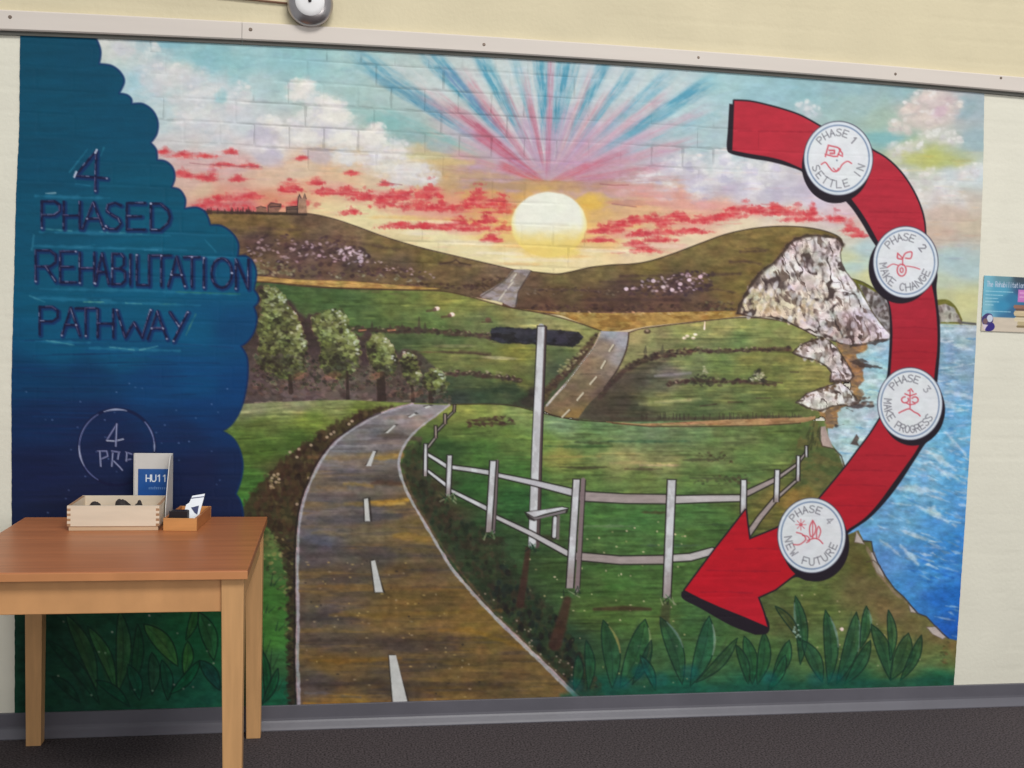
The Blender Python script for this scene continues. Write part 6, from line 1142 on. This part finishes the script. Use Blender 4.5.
MB().lathe([(0, -.0690), (.0048, -.0685), (.0058, -.064), (.0058, -.060)], (0, 0, 0), 20).build('centre_bolt', dk, bell, smooth_=True)
MB().lathe([(0, -.0222), (R * .72, -.0222), (R * .76, -.019), (R * .76, -.002), (0, -.002)], (0, 0, .012), 40).build('back_box', mat('grey_back_box', (120, 112, 110), .5), bell, smooth_=False)
cable_m = mat('brown_cable', (120, 84, 62), .5)
za = float(on_wall(262, 0.5, -.006)[2])
tag(MB().tube([(.2, -.006, za + .012), (.5, -.006, za + .008), (.74, -.006, za), (.83, -.006, za - .003), (.866, -.006, za - .004)], .0034).build('cable', cable_m, smooth_=True), 'thin brown cable running along the wall to the silver bell', 'cable')

# ---------------------------------------------------------------- table
beech = mat('beech_edge', (206, 152, 102), .38, spec=.45, var=.10, vscale=(10, 60, 6), bump=.04, bscale=90)
beech_v = mat('beech_leg', (204, 156, 106), .40, spec=.4, var=.09, vscale=(60, 60, 5), bump=.04, bscale=90)
edge_m = mat('tabletop_edge', (194, 132, 86), .4, var=.08, vscale=(10, 60, 6))
topm = mat('warm_veneer', (170, 107, 68), .38, spec=.34, var=.12, vscale=(3, 46, 10), bump=.02, bscale=60)
TL, TR, TF, TB, TH = .0395, .802, -.843, -.041, .73
table = tag(empty('wooden_table', ((TL + TR) / 2, (TF + TB) / 2, 0)), 'beech wooden side table standing against the left end of the mural', 'table')
tx, ty = (TL + TR) / 2, (TF + TB) / 2
def T(mb, name, m, bev=.002): return mb.build(name, m, None, bev), name
def tpart(mb, name, m, bev=.002):
    o = mb.build(name, m, table, bev); o.matrix_parent_inverse = Matrix.Translation((-tx, -ty, 0)); return o
top = tpart(MB().box(TL, TR, TF, TB, TH - .0235, TH), 'tabletop', topm, .003)
tpart(MB().box(TL - .0005, TR + .0005, TF - .0012, TF + .001, TH - .0228, TH - .0022), 'front_edge_band', edge_m, .0008)
zt = TH - .0235
tpart(MB().box(TL + .06, TR - .064, TF + .025, TF + .047, zt - .090, zt), 'apron', beech)
tpart(MB().box(TL + .06, TR - .064, TB - .044, TB - .022, zt - .087, zt), 'apron', beech)
tpart(MB().box(TL + .022, TL + .044, TF + .07, TB - .07, zt - .087, zt), 'apron', beech)
tpart(MB().box(TR - .040, TR - .018, TF + .07, TB - .07, zt - .087, zt), 'apron', beech)
for sx in (0, 1):
    for sy in (0, 1):
        x0, x1 = (TR - .068, TR - .010) if sx else (TL + .010, TL + .068)
        y0, y1 = (TB - .066, TB - .010) if sy else (TF + .016, TF + .072)
        if not sx: x0, x1 = TL + .017, TL + .072
        bx = (x1 - .046, x1) if sx else (x0 + .002, x0 + .048); by = (y1 - .044, y1) if sy else (y0, y0 + .044)
        tpart(MB().taper((bx[0], bx[1], by[0], by[1]), 0, (x0, x1, y0, y1), zt), 'leg', beech_v)

# ---------------------------------------------------------------- things on the table
ash = mat('pale_ash_wood', (222, 207, 186), .5, var=.07, vscale=(4, 30, 30), bump=.05, bscale=80)
ash_end = mat('ash_end_grain', (168, 130, 98), .6, var=.1, vscale=(80, 80, 80))
base_m = mat('tray_base_board', (202, 174, 142), .55, var=.08, vscale=(6, 40, 40))
x0, x1, y0, y1, h = .2255, .4935, -.283, -.078, .0765
tray = tag(empty('pale_wooden_tray', ((x0 + x1) / 2, (y0 + y1) / 2, TH)), 'pale wooden tray with finger-jointed corners standing on the table', 'tray')
ox, oy = (x0 + x1) / 2, (y0 + y1) / 2
def tr(mb, name, m, bev=.0008): return mb.build(name, m, tray, bev)
ax, ay, tk, zb = (x1 - x0) / 2, (y1 - y0) / 2, .010, .0145
tr(MB().box(-ax + .004, ax - .004, -ay + .003, ay - .003, .0002, zb), 'base', base_m)
fh = (h - zb) / 8
def side(name, axis):
    for s in (-1, 1):
        mb = MB()
        if axis == 'x': mb.box(-ax + tk, ax - tk, s * ay - (tk if s > 0 else 0), s * ay + (tk if s < 0 else 0), zb, h)
        else: mb.box(s * ax - (tk if s > 0 else 0), s * ax + (tk if s < 0 else 0), -ay + tk, ay - tk, zb, h)
        for k in range(8):
            if (k % 2 == 0) == (axis == 'x'): continue
            z0_, z1_ = zb + k * fh, zb + (k + 1) * fh
            for e in (-1, 1):
                if axis == 'x': mb.box(min(e * ax, e * (ax - tk)), max(e * ax, e * (ax - tk)), s * ay - (tk if s > 0 else 0), s * ay + (tk if s < 0 else 0), z0_, z1_)
                else: mb.box(s * ax - (tk if s > 0 else 0), s * ax + (tk if s < 0 else 0), min(e * ay, e * (ay - tk)), max(e * ay, e * (ay - tk)), z0_, z1_)
        o = mb.build(name, ash if axis == 'x' else ash_end, tray)
        if axis == 'y':
            o.data.materials.append(ash)
            for p in o.data.polygons:
                if abs(p.normal.x) > .5: p.material_index = 1
side('long_side', 'x'); side('short_side', 'y')
lump_m = mat('dark_rough_stone', (52, 46, 46), .8, var=.35, vscale=(60, 60, 60), bump=.6, bscale=90)
def lump(cx, cy, rx, ry, rz, seed, label):
    mb = MB(); bmesh.ops.create_icosphere(mb.bm, subdivisions=4, radius=1); rr = random.Random(seed); ph = [rr.uniform(0, 6) for _ in range(6)]
    for v in mb.bm.verts:
        p = v.co.copy(); n = 1 + .10 * math.sin(4 * p.x + ph[0]) * math.cos(3.4 * p.y + ph[1]) + .08 * math.sin(6 * p.z + ph[2] + 3 * p.x) + .05 * math.sin(11 * p.y + ph[3]) * math.sin(9 * p.x + ph[4])
        v.co = Vector((p.x * rx, p.y * ry, max(p.z, -.72) * rz)) * n
    zmin = min(v.co.z for v in mb.bm.verts)
    o = mb.build('dark_stone', lump_m, None, smooth_=True); o.location = (cx, cy, TH + zb - zmin + .0003)
    return tag(o, label, 'stone', 'dark stones in the pale tray')
lump(.282, -.175, .018, .02, .031, 3, 'small dark rough stone at the left in the pale tray')
lump(.362, -.160, .027, .024, .034, 5, 'largest dark rough stone, in the middle of the pale tray')
lump(.414, -.170, .014, .016, .031, 8, 'smallest dark rough stone, nearest the leaflet holder in the pale tray')

white_card = mat('white_card', (206, 202, 198), .5, var=.02, vscale=(20, 20, 20))
hx0, hx1, hyb = .3795, .5005, -.060
holder = tag(empty('leaflet_holder', (hx0, hyb, TH)), 'white card leaflet holder standing behind the pale wooden tray', 'leaflet holder')
def hp(mb, name, bev=.0005): return mb.build(name, white_card, holder, bev)
zh = float(on_wall(150, 453.2, hyb)[2]) - TH
hp(MB().box(0, hx1 - hx0, 0, .0025, .0003, zh), 'back_panel')
hp(MB().box(0, .0025, -.010, 0, .0003, zh), 'left_return')
hp(MB().prism([(0, .0003), (-.150, .0003), (-.140, .055), (-.105, .130), (-.070, .188), (-.050, zh - .004), (0, zh)], 'x', hx1 - hx0 - .0025, hx1 - hx0), 'side_panel')
def paint_leaflet(c, W, H):
    c.fill([(-9, -9), (W + 9, -9), (W + 9, H + 9), (-9, H + 9)], vary(idw([(20, 10, 34, 84, 152), (100, 100, 20, 76, 148), (160, 60, 26, 84, 156)]), .05, 40, 20, 3))
    word(c, 'HU11', W * .24, H * .13, 19, 30, 5, (226, 232, 240), 1.28)
    rr = random.Random(4); x = W * .33
    for k in range(12): hh = rr.choice([7, 9, 12]); c.stroke([(x, H * .44 - hh), (x, H * .44)], 2.6, (170, 190, 220), .65, .9); c.stroke([(x, H * .44 - 7), (x + 5, H * .44 - 6)], 2.2, (160, 182, 214), .5, .9); x += 8.5
lz1 = float(on_wall(150, 469, hyb - .003)[2]); la = float(on_wall(138, 480, hyb - .003)[0])
leaflet = printed('leaflet', .105, .150, paint_leaflet, .0007, print_m)
leaflet.location = (la, hyb - .0018, lz1 - .150)
tag(leaflet, 'blue leaflet headed HU11 standing in the white leaflet holder', 'leaflet')

oak = mat('orange_pine', (206, 146, 88), .45, var=.12, vscale=(6, 40, 40), bump=.04, bscale=80)
oak_in = mat('orange_pine_inside', (176, 112, 66), .5, var=.12, vscale=(30, 6, 40))
box = tag(empty('small_wooden_box', (.506, -.288, TH), -.075), 'small orange wooden box of odds and ends right of the pale tray', 'box')
BW, BD, BH = .100, .232, .039
def bp(mb, name, m=oak): return mb.build(name, m, box, .0008)
bp(MB().box(.004, BW - .004, .004, BD - .004, .0003, .006), 'base')
bp(MB().box(0, BW, 0, .008, .0003, BH), 'end_panel'); bp(MB().box(0, BW, BD - .008, BD, .0003, BH), 'end_panel')
bp(MB().box(0, .008, .008, BD - .008, .0003, BH), 'side_panel', oak_in); bp(MB().box(BW - .008, BW, .008, BD - .008, .0003, BH), 'side_panel', oak_in)
Rz = Matrix.Translation((.506, -.288, TH)) @ Matrix.Rotation(-.075, 4, 'Z')
black = mat('black_leather', (38, 32, 38), .5, var=.2, vscale=(50, 50, 50), bump=.15, bscale=120)
mb = MB().box(.014, .066, .022, .062, .0065, .057)
pouch = mb.build('pouch', black, None, .005, seg=3); pouch.matrix_world = Rz
pf = MB().box(.0125, .0675, .0200, .0218, .034, .0575).build('flap', mat('black_flap', (30, 26, 32), .45), pouch, .0008)
tag(pouch, 'small black pouch standing at the front of the orange wooden box', 'pouch')
paper = mat('white_paper', (232, 236, 242), .6, var=.02, vscale=(20, 20, 20)); blue = mat('navy_print', (52, 60, 100), .6)
def sheet(pts, th, name, m, parent=None):
    """paper with thickness: outline in x-z plus lean"""
    mb = MB(); A = [mb.bm.verts.new(p) for p in pts]; B = [mb.bm.verts.new((p[0], p[1] + th, p[2])) for p in pts]; n = len(pts)
    mb.bm.faces.new(A); mb.bm.faces.new(B[::-1])
    for i in range(n): mb.bm.faces.new([A[i], B[i], B[(i + 1) % n], A[(i + 1) % n]])
    return mb.build(name, m, parent)
def lean(x, z, y0=.070, k=.55): return (x, y0 + k * z, z)
pk = sheet([lean(*p) for p in [(.038, .008), (.087, .008), (.0905, .040), (.098, .082), (.100, .0965), (.062, .090), (.055, .070), (.046, .064)]], .004, 'paper_sachet', paper)
pk.matrix_world = Rz
sheet([lean(x, z, .0692) for x, z in [(.062, .056), (.086, .062), (.084, .036), (.076, .040)]], .0006, 'printed_patch', blue, pk)['label'] = 'navy printed patch'
sheet([lean(x, z, .0692) for x, z in [(.060, .0845), (.099, .0895), (.0985, .087), (.060, .082)]], .0006, 'printed_band', blue, pk)
tag(pk, 'white paper sachet with navy print leaning out of the orange wooden box', 'sachet')
